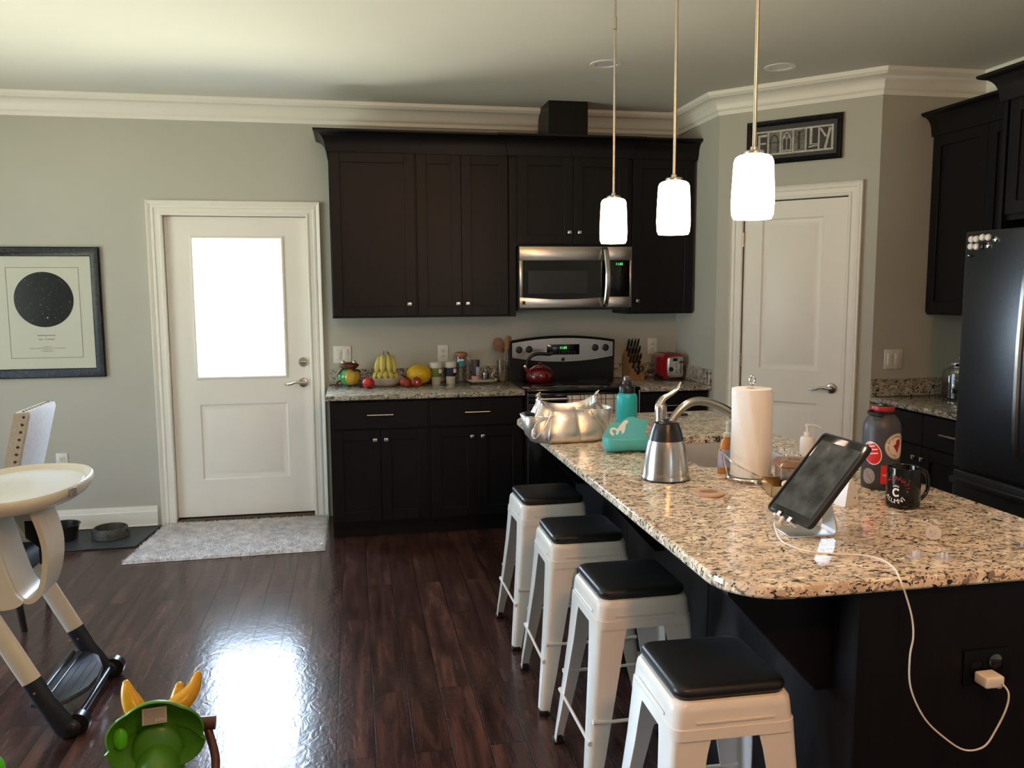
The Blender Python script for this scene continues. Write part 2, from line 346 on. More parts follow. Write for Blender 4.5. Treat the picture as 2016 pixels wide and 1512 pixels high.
def thing(name, label, cat, loc=(0, 0, 0), rz=0, group=None):
    o = bpy.data.objects.new(name, None); COL.objects.link(o); o.empty_display_size = .05
    o.location = loc; o.rotation_euler = (0, 0, rz); tag(o, label, cat, group); return o
def tag(o, label, cat, group=None):
    o['label'] = label; o['category'] = cat
    if group: o['group'] = group
    return o
def struct(o): o['kind'] = 'structure'; return o
def copy_tree(o, parent=None):
    c = o.copy(); COL.objects.link(c); c.parent = parent
    for ch in o.children: copy_tree(ch, c)
    return c
def T3(x=0, y=0, z=0, rx=0, ry=0, rz=0): return Matrix.Translation((x, y, z)) @ Euler((rx, ry, rz)).to_matrix().to_4x4()
def rrect(x0, x1, y0, y1, r, n=5):
    P = []
    for cx, cy, a in ((x1 - r, y1 - r, 0), (x0 + r, y1 - r, 90), (x0 + r, y0 + r, 180), (x1 - r, y0 + r, 270)):
        for k in range(n + 1): t = math.radians(a + 90 * k / n); P.append((cx + r * math.cos(t), cy + r * math.sin(t)))
    return P
def smoothpath(P, k=6, closed=False):
    P = [Vector(p) for p in P]; n = len(P); R = []
    rng = range(n if closed else n - 1)
    for i in rng:
        g = (lambda j: P[j % n]) if closed else (lambda j: P[min(max(j, 0), n - 1)])
        a, b, c, d = g(i - 1), g(i), g(i + 1), g(i + 2)
        for q in range(k):
            t = q / k; R.append(.5 * ((2 * b) + (c - a) * t + (2 * a - 5 * b + 4 * c - d) * t * t + (3 * b - a - 3 * c + d) * t ** 3))
    if not closed: R.append(P[-1])
    return R

# ------------------------------------------------------------------ room shell
H = 2.766; XW = 3.496; YP = -.677; XR = 4.826; YR = -1.373; XL = -2.3; YF = -9.0; AX, AY = 4.161, YR
struct(MB().box(XL - .12, XR + .12, YF - .12, .2, -.05, 0).build('floor', 'floor'))
CANS = [(2.575, -1.238), (3.549, -1.337)]; hh_ = .060
b = MB(); xs = [XL - .12] + [q for c in CANS for q in (c[0] - hh_, c[0] + hh_)] + [XR + .12]
for i in range(len(xs) - 1):
    c = [c for c in CANS if xs[i] < c[0] < xs[i + 1]]
    if c: b.box(xs[i], xs[i + 1], YF - .12, c[0][1] - hh_, H, H + .06); b.box(xs[i], xs[i + 1], c[0][1] + hh_, .2, H, H + .06)
    else: b.box(xs[i], xs[i + 1], YF - .12, .2, H, H + .06)
struct(b.build('ceiling', 'ceil', smooth=0))
b = MB(); b.box(XL - .12, -.03, 0, .14, 0, H); b.box(.917, XR + .12, 0, .14, 0, H); b.box(-.03, .917, 0, .14, 2.06, H)
struct(b.build('wall_back', 'wall'))
struct(MB().box(XW, XW + .1, YP, 0, 0, H).build('wall_pantry_side', 'wall'))
PA = math.atan2(AY - YP, AX - XW); PL = math.hypot(AX - XW, AY - YP)
b = MB(); b.box(0, .165, 0, .1, 0, H); b.box(.806, PL, 0, .1, 0, H); b.box(.165, .806, 0, .1, 2.085, H)
wp = struct(b.build('wall_pantry', 'wall')); wp.location = (XW, YP, 0); wp.rotation_euler = (0, 0, PA)
struct(MB().box(AX, XR, YR, YR + .1, 0, H).build('wall_kitchen_right', 'wall'))
struct(MB().box(XR, XR + .12, YF, 0, 0, H).build('wall_right', 'wall'))
# left wall and wall behind the viewer, each with an assumed, unseen window
b = MB(); WY0, WY1 = -3.5, -1.3
b.box(XL - .12, XL, YF, WY0, 0, H); b.box(XL - .12, XL, WY1, 0, 0, H); b.box(XL - .12, XL, WY0, WY1, 2.3, H); b.box(XL - .12, XL, WY0, WY1, 0, .1)
struct(b.build('wall_left', 'wall'))
b = MB(); b.box(XL - .12, 2.45, YF - .12, YF, 0, H); b.box(3.35, XR + .12, YF - .12, YF, 0, H)
b.box(2.45, 3.35, YF - .12, YF, 0, 1.05); b.box(2.45, 3.35, YF - .12, YF, 2.15, H)
struct(b.build('wall_front', 'wall'))
def window(name, horiz, a0, a1, z0, z1, pos, bars):
    b = MB(); t = .05
    def bx(p, q, r, s): (b.box(p, q, pos - .03, pos + .03, r, s) if horiz else b.box(pos - .03, pos + .03, p, q, r, s))
    bx(a0, a1, z0, z0 + t); bx(a0, a1, z1 - t, z1); bx(a0, a0 + t, z0, z1); bx(a1 - t, a1, z0, z1)
    for k in range(1, bars): c = a0 + (a1 - a0) * k / bars; bx(c - .03, c + .03, z0, z1)
    f = struct(b.build(name, 'trim')); g = MB()
    (g.box(a0 + .02, a1 - .02, pos - .003, pos + .003, z0 + .02, z1 - .02) if horiz else g.box(pos - .003, pos + .003, a0 + .02, a1 - .02, z0 + .02, z1 - .02))
    g.build('pane', 'pane', f)
window('assumed_window_1', False, WY0, WY1, .1, 2.3, XL - .06, 2)
window('assumed_window_2', True, 2.45, 3.35, 1.05, 2.15, YF - .06, 1)

# crown moulding swept along the wall line, room side on the right of travel
def sweep(name, path, prof, mat, closed=False):
    # prof: (offset into the room, z); path 2D, room lies to the right of the walking direction
    P = [Vector(p) for p in path]; rings = []
    for i, p in enumerate(P):
        d0 = (P[i] - P[i - 1]).normalized() if i else (P[1] - P[0]).normalized()
        d1 = (P[i + 1] - P[i]).normalized() if i < len(P) - 1 else d0
        n0 = Vector((d0.y, -d0.x)); n1 = Vector((d1.y, -d1.x)); n = (n0 + n1).normalized(); k = 1 / max(.3, n.dot(n0))
        rings.append([(p.x + n.x * o * k, p.y + n.y * o * k, z) for o, z in prof])
    return MB().loft(rings).build(name, mat, smooth=25)
crown = [(0, H), (0, H - .135), (.012, H - .135), (.014, H - .112), (.022, H - .105), (.026, H - .098)]
crown += [(.026 + .058 * (1 - math.cos(t * PI / 2)) , H - .098 + .062 * math.sin(t * PI / 2)) for t in (.2, .4, .6, .8, 1)]
crown += [(.088, H - .03), (.098, H - .022), (.1, H - .012), (.1, H)]
struct(sweep('trim_1', [(XL, YF), (XL, 0), (XW, 0), (XW, YP), (AX, AY), (XR, YR), (XR, YF)], crown, 'trim'))
base = [(0, 0), (0, .135), (.008, .135), (.012, .118), (.013, .104), (.019, .100), (.019, .014), (.03, .01), (.03, 0)]
struct(sweep('baseboard_back', [(XL, 0), (-.125, 0)], base, 'trim'))
struct(sweep('baseboard_left', [(XL, YF), (XL, 0)], base, 'trim'))
# door casings: fluted picture-frame profile mitred round the opening, local x along the wall, -y to the room
def casing(name, x0, x1, z1, wdt, T):
    prof = [(0, 0), (0, .012), (.006, .016), (.016, .016), (.02, .011), (.045, .013), (.05, .018), (.062, .018), (.066, .013), (.078, .022), (wdt - .004, .026), (wdt, .022), (wdt, 0)]
    b = MB(); rings = []
    for (cx, cz, sx, sz) in ((x0, 0, -1, 0), (x0, z1, -1, 1), (x1, z1, 1, 1), (x1, 0, 1, 0)):
        rings.append([(cx + sx * o, -h, cz + sz * o) for o, h in prof])
    b.loft(rings); o = b.build(name, 'trim', smooth=20); o.matrix_world = T; return struct(o)
casing('trim_2', -.005, .892, 2.035, .094, Matrix())
casing('trim_3', .172, .800, 2.085, .082, Matrix.Translation((XW, YP, 0)) @ Matrix.Rotation(PA, 4, 'Z'))
# jamb and threshold of the outside door
b = MB(); b.box(-.03, -.005, -.0, .14, 0, 2.06); b.box(.892, .917, -.0, .14, 0, 2.06); b.box(-.03, .917, -.0, .14, 2.035, 2.06)
b.box(-.006, .014, .073, .10, 0, 2.04); b.box(.873, .893, .073, .10, 0, 2.04); b.box(-.006, .893, .073, .10, 2.018, 2.04); b.box(-.006, .893, .060, .10, .02, .05)
struct(b.build('trim_4', 'trim'))
struct(MB().box(-.005, .892, -.02, .13, 0, .028, .004).build('trim_5', 'bronze'))

def raised(b, x0, x1, z0, z1, y):
    R = []
    for o, h in ((0, 0), (.010, .008), (.026, .010), (.032, .010), (.052, .003), (.056, .002)):
        R.append([(x0 + o, y + h, z0 + o), (x1 - o, y + h, z0 + o), (x1 - o, y + h, z1 - o), (x0 + o, y + h, z1 - o)])
    b.loft(R, True, False, True)
def slab(b, x0, x1, z0, z1, y0, y1, holes):
    xs = sorted({x0, x1, *[h[0] for h in holes], *[h[1] for h in holes]}); zs = sorted({z0, z1, *[h[2] for h in holes], *[h[3] for h in holes]})
    for i in range(len(xs) - 1):
        for j in range(len(zs) - 1):
            cx, cz = (xs[i] + xs[i + 1]) / 2, (zs[j] + zs[j + 1]) / 2
            if any(h[0] < cx < h[1] and h[2] < cz < h[3] for h in holes): continue
            b.box(xs[i], xs[i + 1], y0, y1, zs[j], zs[j + 1])
def lever(parent, x, z, side, y=0):
    h = MB(); h.lathe([(.001, 0), (.033, 0), (.033, .006), (.028, .012), (.016, .014), (.012, .022), (.011, .05), (.001, .052)], 28, T=T3(x, y, z, PI / 2))
    h.tube(smoothpath([(x, y - .045, z), (x + side * .02, y - .05, z + .004), (x + side * .05, y - .052, z + .006), (x + side * .08, y - .052, z - .004), (x + side * .108, y - .05, z - .006), (x + side * .118, y - .048, z - .001)]), [.0095] * 12 + [.008] * 10 + [.006] * 9, 12)
    return h.build('lever_handle', 'nickel', parent)
# outside door: glass upper half, raised panel below
d1 = struct(bpy.data.objects.new('door_1', None)); COL.objects.link(d1); d1.location = (0, 0, 0)
b = MB(); gx0, gx1, gz0, gz1 = .160, .733, .975, 1.900; px = (.168, .732, .285, .797)
slab(b, -.002, .889, .036, 2.031, .03, .072, [(gx0, gx1, gz0, gz1), px]); raised(b, *px, .03); b.box(px[0], px[1], .045, .07, px[2], px[3])
b.build('door_slab', 'door', d1, 20)
b = MB(); R = []
for (cx_, cz_, ax_, az_) in ((gx0, gz0, 1, 1), (gx1, gz0, -1, 1), (gx1, gz1, -1, -1), (gx0, gz1, 1, -1)):
    R.append([(cx_ + ax_ * o, y, cz_ + az_ * o) for o, y in ((-.008, .031), (-.008, .024), (-.004, .020), (.006, .020), (.012, .026), (.016, .034), (.016, .078), (-.0, .078))])
R.append(R[0]); b.loft(R, True, False, False)
b.build('glazing_bead', 'door', d1)
MB().box(gx0 + .01, gx1 - .01, .048, .054, gz0 + .01, gz1 - .01).build('glass_pane', 'pane', d1)
lever(d1, .842, .929, -1, .03)
b = MB(); b.lathe([(.001, 0), (.033, 0), (.033, .008), (.027, .014), (.001, .015)], 28, T=T3(.846, .03, 1.07, PI / 2)); b.box(.846 - .022, .846 + .022, .0, .018, 1.063, 1.077, .005, T=T3(0, 0, 0)); b.build('deadbolt', 'nickel', d1)
# pantry door: two raised panels
d2 = struct(bpy.data.objects.new('door_2', None)); COL.objects.link(d2); d2.location = (XW, YP, 0); d2.rotation_euler = (0, 0, PA)
b = MB(); P1 = (.290, .660, 1.045, 1.975); P2 = (.290, .660, .25, .845)
slab(b, .176, .796, .012, 2.078, .008, .045, [P1, P2]); raised(b, *P1, .008); raised(b, *P2, .008)
for p in (P1, P2): b.box(p[0], p[1], .025, .045, p[2], p[3])
b.build('door_slab', 'door', d2, 20)
lever(d2, .740, .945, -1, .008)
for z in (.28, 1.095, 1.853):
    b = MB(); b.cyl((.172, -.004, z - .045), (.172, -.004, z + .045), .006, n=10); b.box(.166, .178, -.002, .012, z - .044, z + .044); b.build('hinge', 'nickel', d2)

# ------------------------------------------------------------------ cabinets
def shaker(x0, x1, z0, z1, y, parent, name, st=.062, drawer=False):
    b = MB(); t = .019
    if drawer: b.box(x0, x1, y - t, y, z0, z1, .002, 1)
    else:
        b.box(x0, x0 + st, y - t, y, z0, z1, .0015, 1); b.box(x1 - st, x1, y - t, y, z0, z1, .0015, 1)
        b.box(x0 + st, x1 - st, y - t, y, z1 - st, z1, .0015, 1); b.box(x0 + st, x1 - st, y - t, y, z0, z0 + st, .0015, 1)
        b.box(x0 + st - .002, x1 - st + .002, y - t + .010, y - .001, z0 + st - .002, z1 - st + .002)
    return b.build(name, 'cab', parent, 25)
def knob(parent, x, z, y):
    b = MB(); b.cyl((x, y, z), (x, y - .018, z), .006, n=12); b.box(x - .014, x + .014, y - .030, y - .016, z - .012, z + .012, .004, 3)
    return b.build('knob', 'nickel', parent)
def pull(parent, x, z, y, w=.16):
    b = MB(); b.cyl((x - w / 2, y - .03, z), (x + w / 2, y - .03, z), .0055, n=12)
    for s in (-1, 1): b.cyl((x + s * w * .35, y, z), (x + s * w * .35, y - .03, z), .0045, n=10)
    return b.build('bar_pull', 'nickel', parent)
def base_cab(loc, rz, W, D, label, layout, group=None, top=.884):
    c = thing('base_cabinet', label, 'cabinet', loc, rz, group)
    b = MB(); b.box(0, W, -D, -.003, .1, top); b.box(0.0, W, -D + .06, -.003, 0, .1)
    b.box(0, W, -D - .0005, -D + .001, .1, top); b.build('body', 'cab', c)
    y = -D
    if layout in ('2', '1'):
        d = shaker(.012, W - .012, .700, .868, y, c, 'drawer', drawer=True); pull(d, W / 2 + .0, .788, y - .019)
    if layout == '2':
        m = W / 2
        for x0, x1, kx in ((.012, m - .002, m - .034), (m + .002, W - .012, m + .034)):
            d = shaker(x0, x1, .118, .690, y, c, 'door'); knob(d, kx, .632, y - .019)
    elif layout == '22':
        m = W / 2
        for x0, x1, kx in ((.012, m - .002, m - .034), (m + .002, W - .012, m + .034)):
            e_ = shaker(x0, x1, .700, .868, y, c, 'drawer', drawer=True); pull(e_, (x0 + x1) / 2 + .02, .788, y - .019, .13)
            d = shaker(x0, x1, .118, .690, y, c, 'door'); knob(d, kx, .632, y - .019)
    elif layout == '1':
        d = shaker(.012, W - .012, .118, .690, y, c, 'door'); knob(d, W - .045, .632, y - .019)
    return c
base_cab((1.030, 0, 0), 0, .605, .592, 'espresso base cabinet beside the white glazed door', '2', 'espresso base cabinets under the fruit counter')
base_cab((1.635, 0, 0), 0, .603, .592, 'espresso base cabinet next to the left side of the black range', '2', 'espresso base cabinets under the fruit counter')
base_cab((3.006, 0, 0), 0, .48, .592, 'small espresso base cabinet under the toaster, right of the range', '1')
def counter(name, label, loc, rz, x0, x1, D, mat, splash=(), endsplash=None, cut=None):
    c = thing(name, label, 'countertop', loc, rz)
    b = MB(); b.box(x0, x1, -D, -.001, .884, .914, .004, 2); b.build('slab', mat, c)
    for a0, a1, lb in splash:
        o = MB().box(a0, a1, -.021, -.001, .9145, 1.016, .002, 1).build('granite_backsplash', mat, loc=loc); o.rotation_euler = (0, 0, rz); tag(o, lb, 'backsplash')
    if endsplash:
        o = MB().box(endsplash - .02, endsplash - .001, -D + .005, -.022, .9145, 1.016, .002, 1).build('granite_backsplash', mat); tag(o, 'granite upstand on the side wall next to the red toaster', 'backsplash')
    return c
counter('countertop', 'speckled grey granite worktop with polished edge holding the fruit', (0, 0, 0), 0, 1.008, 2.240, .645, 'granite2', [(1.012, 2.238, 'low granite upstand behind the fruit and cups')])
counter('countertop', 'short speckled granite worktop under the knife block and toaster', (0, 0, 0), 0, 3.004, XW - .001, .645, 'granite2', [(3.006, XW - .002, 'low granite upstand behind the knife block and toaster')], XW)
# wall units
def upper(loc, rz, W, z0, z1, D, label, doors, group=None, knobs=()):
    c = thing('wall_cabinet', label, 'cabinet', loc, rz, group)
    MB().box(0, W, -D, -.003, z0, z1).build('body', 'cab', c)
    for (x0, x1, kx) in doors:
        d = shaker(x0, x1, z0 + .012, z1 - .012, -D, c, 'door')
        if kx is not None: knob(d, kx, z0 + .088, -D - .019)
    return c
ZT = 2.42
upper((1.057, 0, 0), 0, .539, 1.372, ZT, .322, 'tall espresso wall cabinet with a single door, nearest the glazed door', [(.006, .531, .487)])
upper((1.596, 0, 0), 0, .600, 1.372, ZT, .322, 'espresso wall cabinet with two doors, left of the microwave', [(.006, .289, .262), (.293, .594, .326)])
MB().box(2.198, 2.242, -.345, -.003, 1.372, ZT).build('filler', 'cab', bpy.data.objects['wall_cabinet.001'], loc=(-1.596, 0, 0)).name = 'filler_strip'
upper((2.243, 0, 0), 0, .766, 1.832, ZT, .342, 'short espresso wall cabinet with two doors above the microwave', [(.012, .382, .352), (.386, .754, .420)])
upper((3.010, 0, 0), 0, .470, 1.380, ZT, .322, 'espresso wall cabinet right of the microwave with one door', [(.030, .464, .064)])
def cab_crown(name, label, loc, rz, path):
    prof = [(0, 2.405), (.006, 2.405), (.010, 2.425)]
    prof += [(.012 + .055 * (1 - math.cos(t * PI / 2)), 2.43 + .085 * math.sin(t * PI / 2)) for t in (.15, .3, .45, .6, .75, .9, 1)]
    prof += [(.080, 2.522), (.082, 2.534), (-.01, 2.534), (-.01, 2.42)]
    o = sweep(name, path, prof, 'cab'); o.location = loc; o.rotation_euler = (0, 0, rz); return tag(o, label, 'moulding')
cab_crown('cabinet_crown', 'dark crown moulding along the top of the wall cabinets around the microwave', (0, 0, 0), 0, [(1.052, -.003), (1.052, -.345), (2.197, -.345), (2.197, -.365), (3.014, -.365), (3.014, -.345), (3.484, -.345), (3.484, -.2)][::1])
tag(MB().box(2.16, 3.2, -.35, -.12, 2.535, 2.549).build('top_board', 'cab'), 'flat dark board lying on top of the crown above the microwave', 'board')
tag(MB().box(2.464, 2.728, -.338, -.03, 2.55, H - .001, .002, 1).build('vent_duct_cover', 'cab'), 'dark square duct cover rising from the cabinets to the ceiling', 'duct cover')

# right-hand run: facing the island, local x runs towards the viewer
RZ = -PI / 2
base_cab((XR, YR - .002, 0), RZ, .876, .622, 'wide espresso base cabinet with two drawers and two doors beside the dark fridge', '22')
counter('countertop', 'speckled granite worktop on the right wall holding the glass canister', (XR, YR, 0), RZ, .002, .885, .672, 'granite2', [(.003, .884, 'granite upstand behind the glass canister on the right wall')], None)
o = MB().box(XR - .668, XR - .022, YR - .021, YR - .001, .9145, 1.016, .002, 1).build('granite_backsplash', 'granite2'); tag(o, 'granite upstand under the switch right of the pantry door', 'backsplash')
upper((XR, YR - .002, 0), RZ, .880, 1.392, ZT, .322, 'espresso wall cabinet above the glass canister, left of the fridge', [(.012, .436, None), (.440, .872, None)])
cab_crown('cabinet_crown', 'dark crown moulding over the wall cabinet above the glass canister', (0, 0, 0), 0, [(XR - .344, YR - .010), (XR - .344, -2.175)])
c = thing('fridge_cabinet', 'deep espresso cabinet surround above the dark fridge', 'cabinet', (XR, -2.270, 0), RZ)
b = MB(); b.box(0, .022, -.645, -.003, 0, ZT); b.box(1.0, 1.022, -.645, -.003, 0, ZT); b.box(.022, 1.0, -.62, -.003, 1.86, ZT); b.build('body', 'cab', c)
for x0, x1 in ((.03, .509), (.513, .992)): shaker(x0, x1, 1.885, ZT - .01, -.62, c, 'door')
cab_crown('cabinet_crown', 'dark crown moulding over the fridge cabinet', (0, 0, 0), 0, [(XR - .36, -2.26), (XR - .648, -2.26), (XR - .648, -3.25)])

# fridge
f = thing('refrigerator', 'dark stainless french-door fridge with freezer drawer', 'refrigerator', (XR - .03, -2.350, 0), RZ)
FD = .846
MB().box(0, .91, -FD + .07, 0, .02, 1.795, .006).build('cabinet_body', 'fridge', f)
for x0, x1, hx, s in ((.0, .453, .428, 1), (.457, .91, .505, -1)):
    d = MB().box(x0, x1, -FD, -FD + .064, .715, 1.80, .008, 3).build('door', 'fridge', f)
    P = smoothpath([(hx, -FD - .012, 1.66), (hx, -FD - .05, 1.62), (hx, -FD - .062, 1.45), (hx, -FD - .066, 1.25), (hx, -FD - .062, 1.02), (hx, -FD - .05, .86), (hx, -FD - .012, .82)], 5)
    b = MB(); b.loft([[(p.x - .016, p.y - .004, p.z), (p.x - .008, p.y - .011, p.z), (p.x + .008, p.y - .011, p.z), (p.x + .016, p.y - .004, p.z), (p.x + .016, p.y + .006, p.z), (p.x - .016, p.y + .006, p.z)] for p in P])
    b.build('door_handle', 'steel', d)
d = MB().box(0, .91, -FD, -FD + .064, .10, .700, .008, 3).build('freezer_drawer', 'fridge', f)
MB().box(.0, .91, -FD - .022, -FD + .0, .640, .672, .006).build('drawer_handle', 'fridge', d)
MB().box(.02, .89, -FD + .03, -FD + .06, .02, .09).build('kick_grille', 'black', f)
MB().box(.004, .906, -FD + .03, -FD + .05, .702, .713).build('gap_seal', 'black_matte', f)
for k, (a, z, m_) in enumerate([(.040, 1.765, 'white_plastic'), (.071, 1.765, 'white_plastic'), (.107, 1.770, 'white_plastic'), (.142, 1.768, 'white_plastic'), (.185, 1.758, 'chrome'), (.038, 1.733, 'white_plastic'), (.073, 1.731, 'white_plastic'), (.108, 1.732, 'black'), (.142, 1.733, 'chrome'), (.033, 1.692, 'chrome'), (.046, 1.691, 'black')]):
    r = .0155 if k < 9 else .006
    b = MB(); b.lathe([(r, 0), (r, .003), (r * .8, .009), (.0001, .011)], 18, T=T3(a, -FD, z, PI / 2))
    o = b.build('magnet', m_); o.matrix_world = f.matrix_basis
    o.matrix_world = Matrix.Translation((XR - .03, -2.350, 0)) @ Matrix.Rotation(RZ, 4, 'Z')
    col = {'white_plastic': 'white', 'chrome': 'silver', 'black': 'black'}[m_]
    pos = ['first in the top row', 'second in the top row', 'third in the top row', 'fourth in the top row', 'last in the top row', 'first in the second row', 'second in the second row', 'between white and silver in the second row', 'last in the second row', 'tiny, below the others', 'tiny, beside the lowest silver one'][k]
    tag(o, 'round %s magnet on the fridge door, %s' % (col, pos), 'magnet', 'round magnets on the fridge door')

# ------------------------------------------------------------------ range, microwave
r = thing('electric_range', 'black and stainless freestanding electric range', 'stove', (2.622, -.005, 0))
W2 = .376
b = MB(); b.box(-W2, W2, -.60, 0, .06, .90); b.box(-W2 + .02, W2 - .02, -.56, -.02, 0, .06); b.build('body', 'black', r)
MB().box(-W2, W2, -.655, -.055, .90, .921, .006).build('cooktop', 'black_gloss', r)
cb = bpy.data.objects[r.children[-1].name]
b = MB()
for x, y, rr in ((-.19, -.47, .105), (.19, -.47, .085), (-.19, -.2, .075), (.19, -.2, .1)):
    pts = [(x + rr * math.cos(a * PI / 24), y + rr * math.sin(a * PI / 24), .9215) for a in range(48)]; b.tube(pts, .0012, 4, True)
b.build('burner_ring', 'mat_grey', cb)
# back guard with arched top
def arch(y, zl, zc, x): return zl + (zc - zl) * (1 - (x / .38) ** 2)
b = MB(); n = 24; R = []
for i in range(n + 1):
    x = -.378 + .756 * i / n; zt = arch(0, 1.193, 1.226, x)
    R.append([(x, -.02, .92), (x, -.02, zt - .006), (x, -.035, zt), (x, -.085, zt), (x, -.095, zt - .01), (x, -.075, .92)])
b.loft(R); bg_ = b.build('back_guard', 'black', r)
b = MB(); R = []
for i in range(n + 1):
    x = -.362 + .724 * i / n; zt = arch(0, 1.180, 1.214, x); zb = arch(0, 1.080, 1.042, x)
    R.append([(x, -.092, zb), (x, -.098, zb + .003), (x, -.100, zt - .004), (x, -.096, zt)])
b.loft(R); fp = b.build('control_panel', 'steel', r)
MB().box(-.116, .118, -.104, -.098, 1.094, 1.166, .002).build('display_panel', 'black_gloss', fp)
b = MB(); b.text('11:03', .024, T3(.0, -.1055, 1.142, PI / 2), .0003); b.build('clock_digits', 'green_glow', fp, 0)
b = MB()
for i in range(9):
    for j in range(2): b.box(-.1 + i * .022, -.088 + i * .022, -.1045, -.104, 1.102 + j * .011, 1.107 + j * .011)
b.build('button_marks', 'mat_grey', fp)
b = MB(); b.box(-.012, .012, -.1025, -.098, 1.050, 1.072, .001); b.build('maker_badge', 'black', fp)
for x, z in ((-.315, 1.133), (-.243, 1.135), (.232, 1.140), (.308, 1.139)):
    b = MB(); b.lathe([(.024, 0), (.024, .008), (.019, .012), (.017, .024), (.0001, .025)], 24, T=T3(x, -.099, z, PI / 2)); b.box(x - .003, x + .003, -.126, -.102, z - .017, z + .017, .001); b.build('control_knob', 'black', r)
b = MB(); b.box(-W2 + .003, W2 - .003, -.655, -.600, .835, .895, .004); b.box(-W2 + .003, W2 - .003, -.650, -.600, .265, .83, .004); b.build('oven_door', 'black_gloss', r)
od = r.children[-1]
MB().box(-W2 + .003, W2 - .003, -.652, -.600, .07, .255, .004).build('storage_drawer', 'black', r)
b = MB(); b.box(-.33, .33, -.708, -.690, .848, .872, .007, 3); b.box(-.30, -.27, -.70, -.65, .85, .87); b.box(.27, .30, -.70, -.65, .85, .87); b.build('oven_handle', 'steel', od)
b = MB(); b.box(-W2 + .003, -W2 + .012, -.657, -.652, .07, .9); b.box(W2 - .012, W2 - .003, -.657, -.652, .07, .9); b.box(-W2 + .01, W2 - .01, -.658, -.652, .255, .268); b.build('trim_strip', 'steel', r)
# towel folded over the oven handle
b = MB(); R = []
for i in range(41):
    x = -.12 + .50 * i / 40 * .82; wv = .004 * math.sin(i * .9) + .002 * math.sin(i * 2.3)
    R.append([(x, -.684 + wv * .5, .56), (x, -.684, .872), (x, -.690, .879), (x, -.712, .880), (x, -.716 + wv * .3, .872), (x, -.722 + wv, .70), (x, -.724 + wv * 1.6, .50),
              (x, -.728 + wv * 1.6, .50), (x, -.726 + wv, .70), (x, -.720 + wv * .3, .874), (x, -.713, .884), (x, -.689, .883), (x, -.680, .873), (x, -.680 + wv * .5, .56)])
b.loft(R); tw = b.build('dish_towel', 'towel', smooth=50, loc=(2.622, -.005, 0)); tag(tw, 'cream towel with rust and black check hanging on the oven handle', 'towel')
# microwave
m = thing('microwave', 'stainless over-the-range microwave with dark window', 'microwave', (2.629, -.003, 0))
MB().box(-.380, .380, -.385, 0, 1.425, 1.826).build('housing', 'black', m)
MB().box(-.380, .382, -.372, -.03, 1.412, 1.425).build('bottom_vent', 'black', m)
b = MB(); y0, y1 = -.425, -.385
b.box(-.380, .204, y0, y1, 1.735, 1.826, .003); b.box(-.380, .204, y0, y1, 1.428, 1.500, .003); b.box(-.380, -.358, y0, y1, 1.50, 1.735, .002); b.build('door', 'steel', m)
dr = m.children[-1]
b = MB(); n = 16; R = []
for i in range(n + 1):
    x = -.358 + .56 * i / n; zb = 1.497 - .014 * math.sin(PI * i / n)
    R.append([(x, -.4262, zb), (x, -.4262, 1.736), (x, -.40, 1.736), (x, -.40, zb)])
b.loft(R); b.build('door_window', 'black_gloss', dr)
MB().box(-.322, .075, -.4272, -.4262, 1.522, 1.67).build('window_screen', 'screen_dark', dr)
b = MB(); P = smoothpath([(.192, -.428, 1.820), (.196, -.452, 1.79), (.2, -.476, 1.68), (.2, -.48, 1.62), (.2, -.474, 1.55), (.196, -.452, 1.46), (.192, -.428, 1.434)], 6)
b.loft([[(p.x - .017, p.y, p.z), (p.x - .010, p.y - .007, p.z), (p.x + .010, p.y - .007, p.z), (p.x + .017, p.y, p.z), (p.x + .014, p.y + .006, p.z), (p.x - .014, p.y + .006, p.z)] for p in P])
b.build('door_handle', 'steel_v', dr)
b = MB(); b.box(.208, .380, y0, y1, 1.738, 1.826, .003); b.box(.208, .380, y0, y1, 1.428, 1.500, .003); b.box(.366, .380, y0, y1, 1.50, 1.738, .002); b.build('control_frame', 'steel', m)
MB().box(.208, .366, -.4265, -.40, 1.498, 1.738, .002).build('control_panel', 'black_gloss', m)
b = MB(); b.text('11:03', .023, T3(.292, -.4275, 1.712, PI / 2), .0003); b.build('clock_digits', 'green_glow', m, 0)
MB().box(-.362, -.342, -.4275, -.424, 1.452, 1.474, .001).build('maker_badge', 'black', m)

# ------------------------------------------------------------------ wall plates, pictures, ceiling cans
def plate(name, label, cat, w_, loc, kind, rz=0, group=None):
    t = thing(name, label, cat, loc, rz, group)
    MB().box(-w_ / 2, w_ / 2, -.006, 0, -.058, .058, .003).build('cover_plate', 'white_plastic', t)
    if kind == 'switch':
        for s in (-.023, .023):
            b = MB(); b.box(s - .0165, s + .0165, -.0095, -.005, -.033, .033, .001); b.box(s - .015, s + .015, -.0125, -.009, .0, .031, .002); b.build('rocker', 'white_plastic', t)
    else:
        for z in (-.0195, .0195):
            b = MB(); b.box(-.017, .017, -.0085, -.005, z - .014, z + .014, .004); rc = b.build('receptacle', 'white_plastic', t)
            b = MB(); b.box(-.008, -.005, -.0092, -.0084, z - .003, z + .006); b.box(.005, .008, -.0092, -.0084, z - .003, z + .006); b.cyl((0, -.0084, z - .008), (0, -.0092, z - .008), .0025, n=10); b.build('slots', 'black', rc)
    return t
plate('light_switch', 'white double rocker switch above the glass frog', 'light switch', .118, (1.105, 0, 1.117), 'switch')
plate('light_switch', 'white double rocker switch right of the pantry door', 'light switch', .118, (4.30, YR, 1.131), 'switch')
plate('wall_outlet', 'white wall outlet above the green and navy tumblers', 'outlet', .072, (1.790, 0, 1.112), 'outlet')
plate('wall_outlet', 'white wall outlet above the red toaster', 'outlet', .072, (3.315, 0, 1.135), 'outlet')
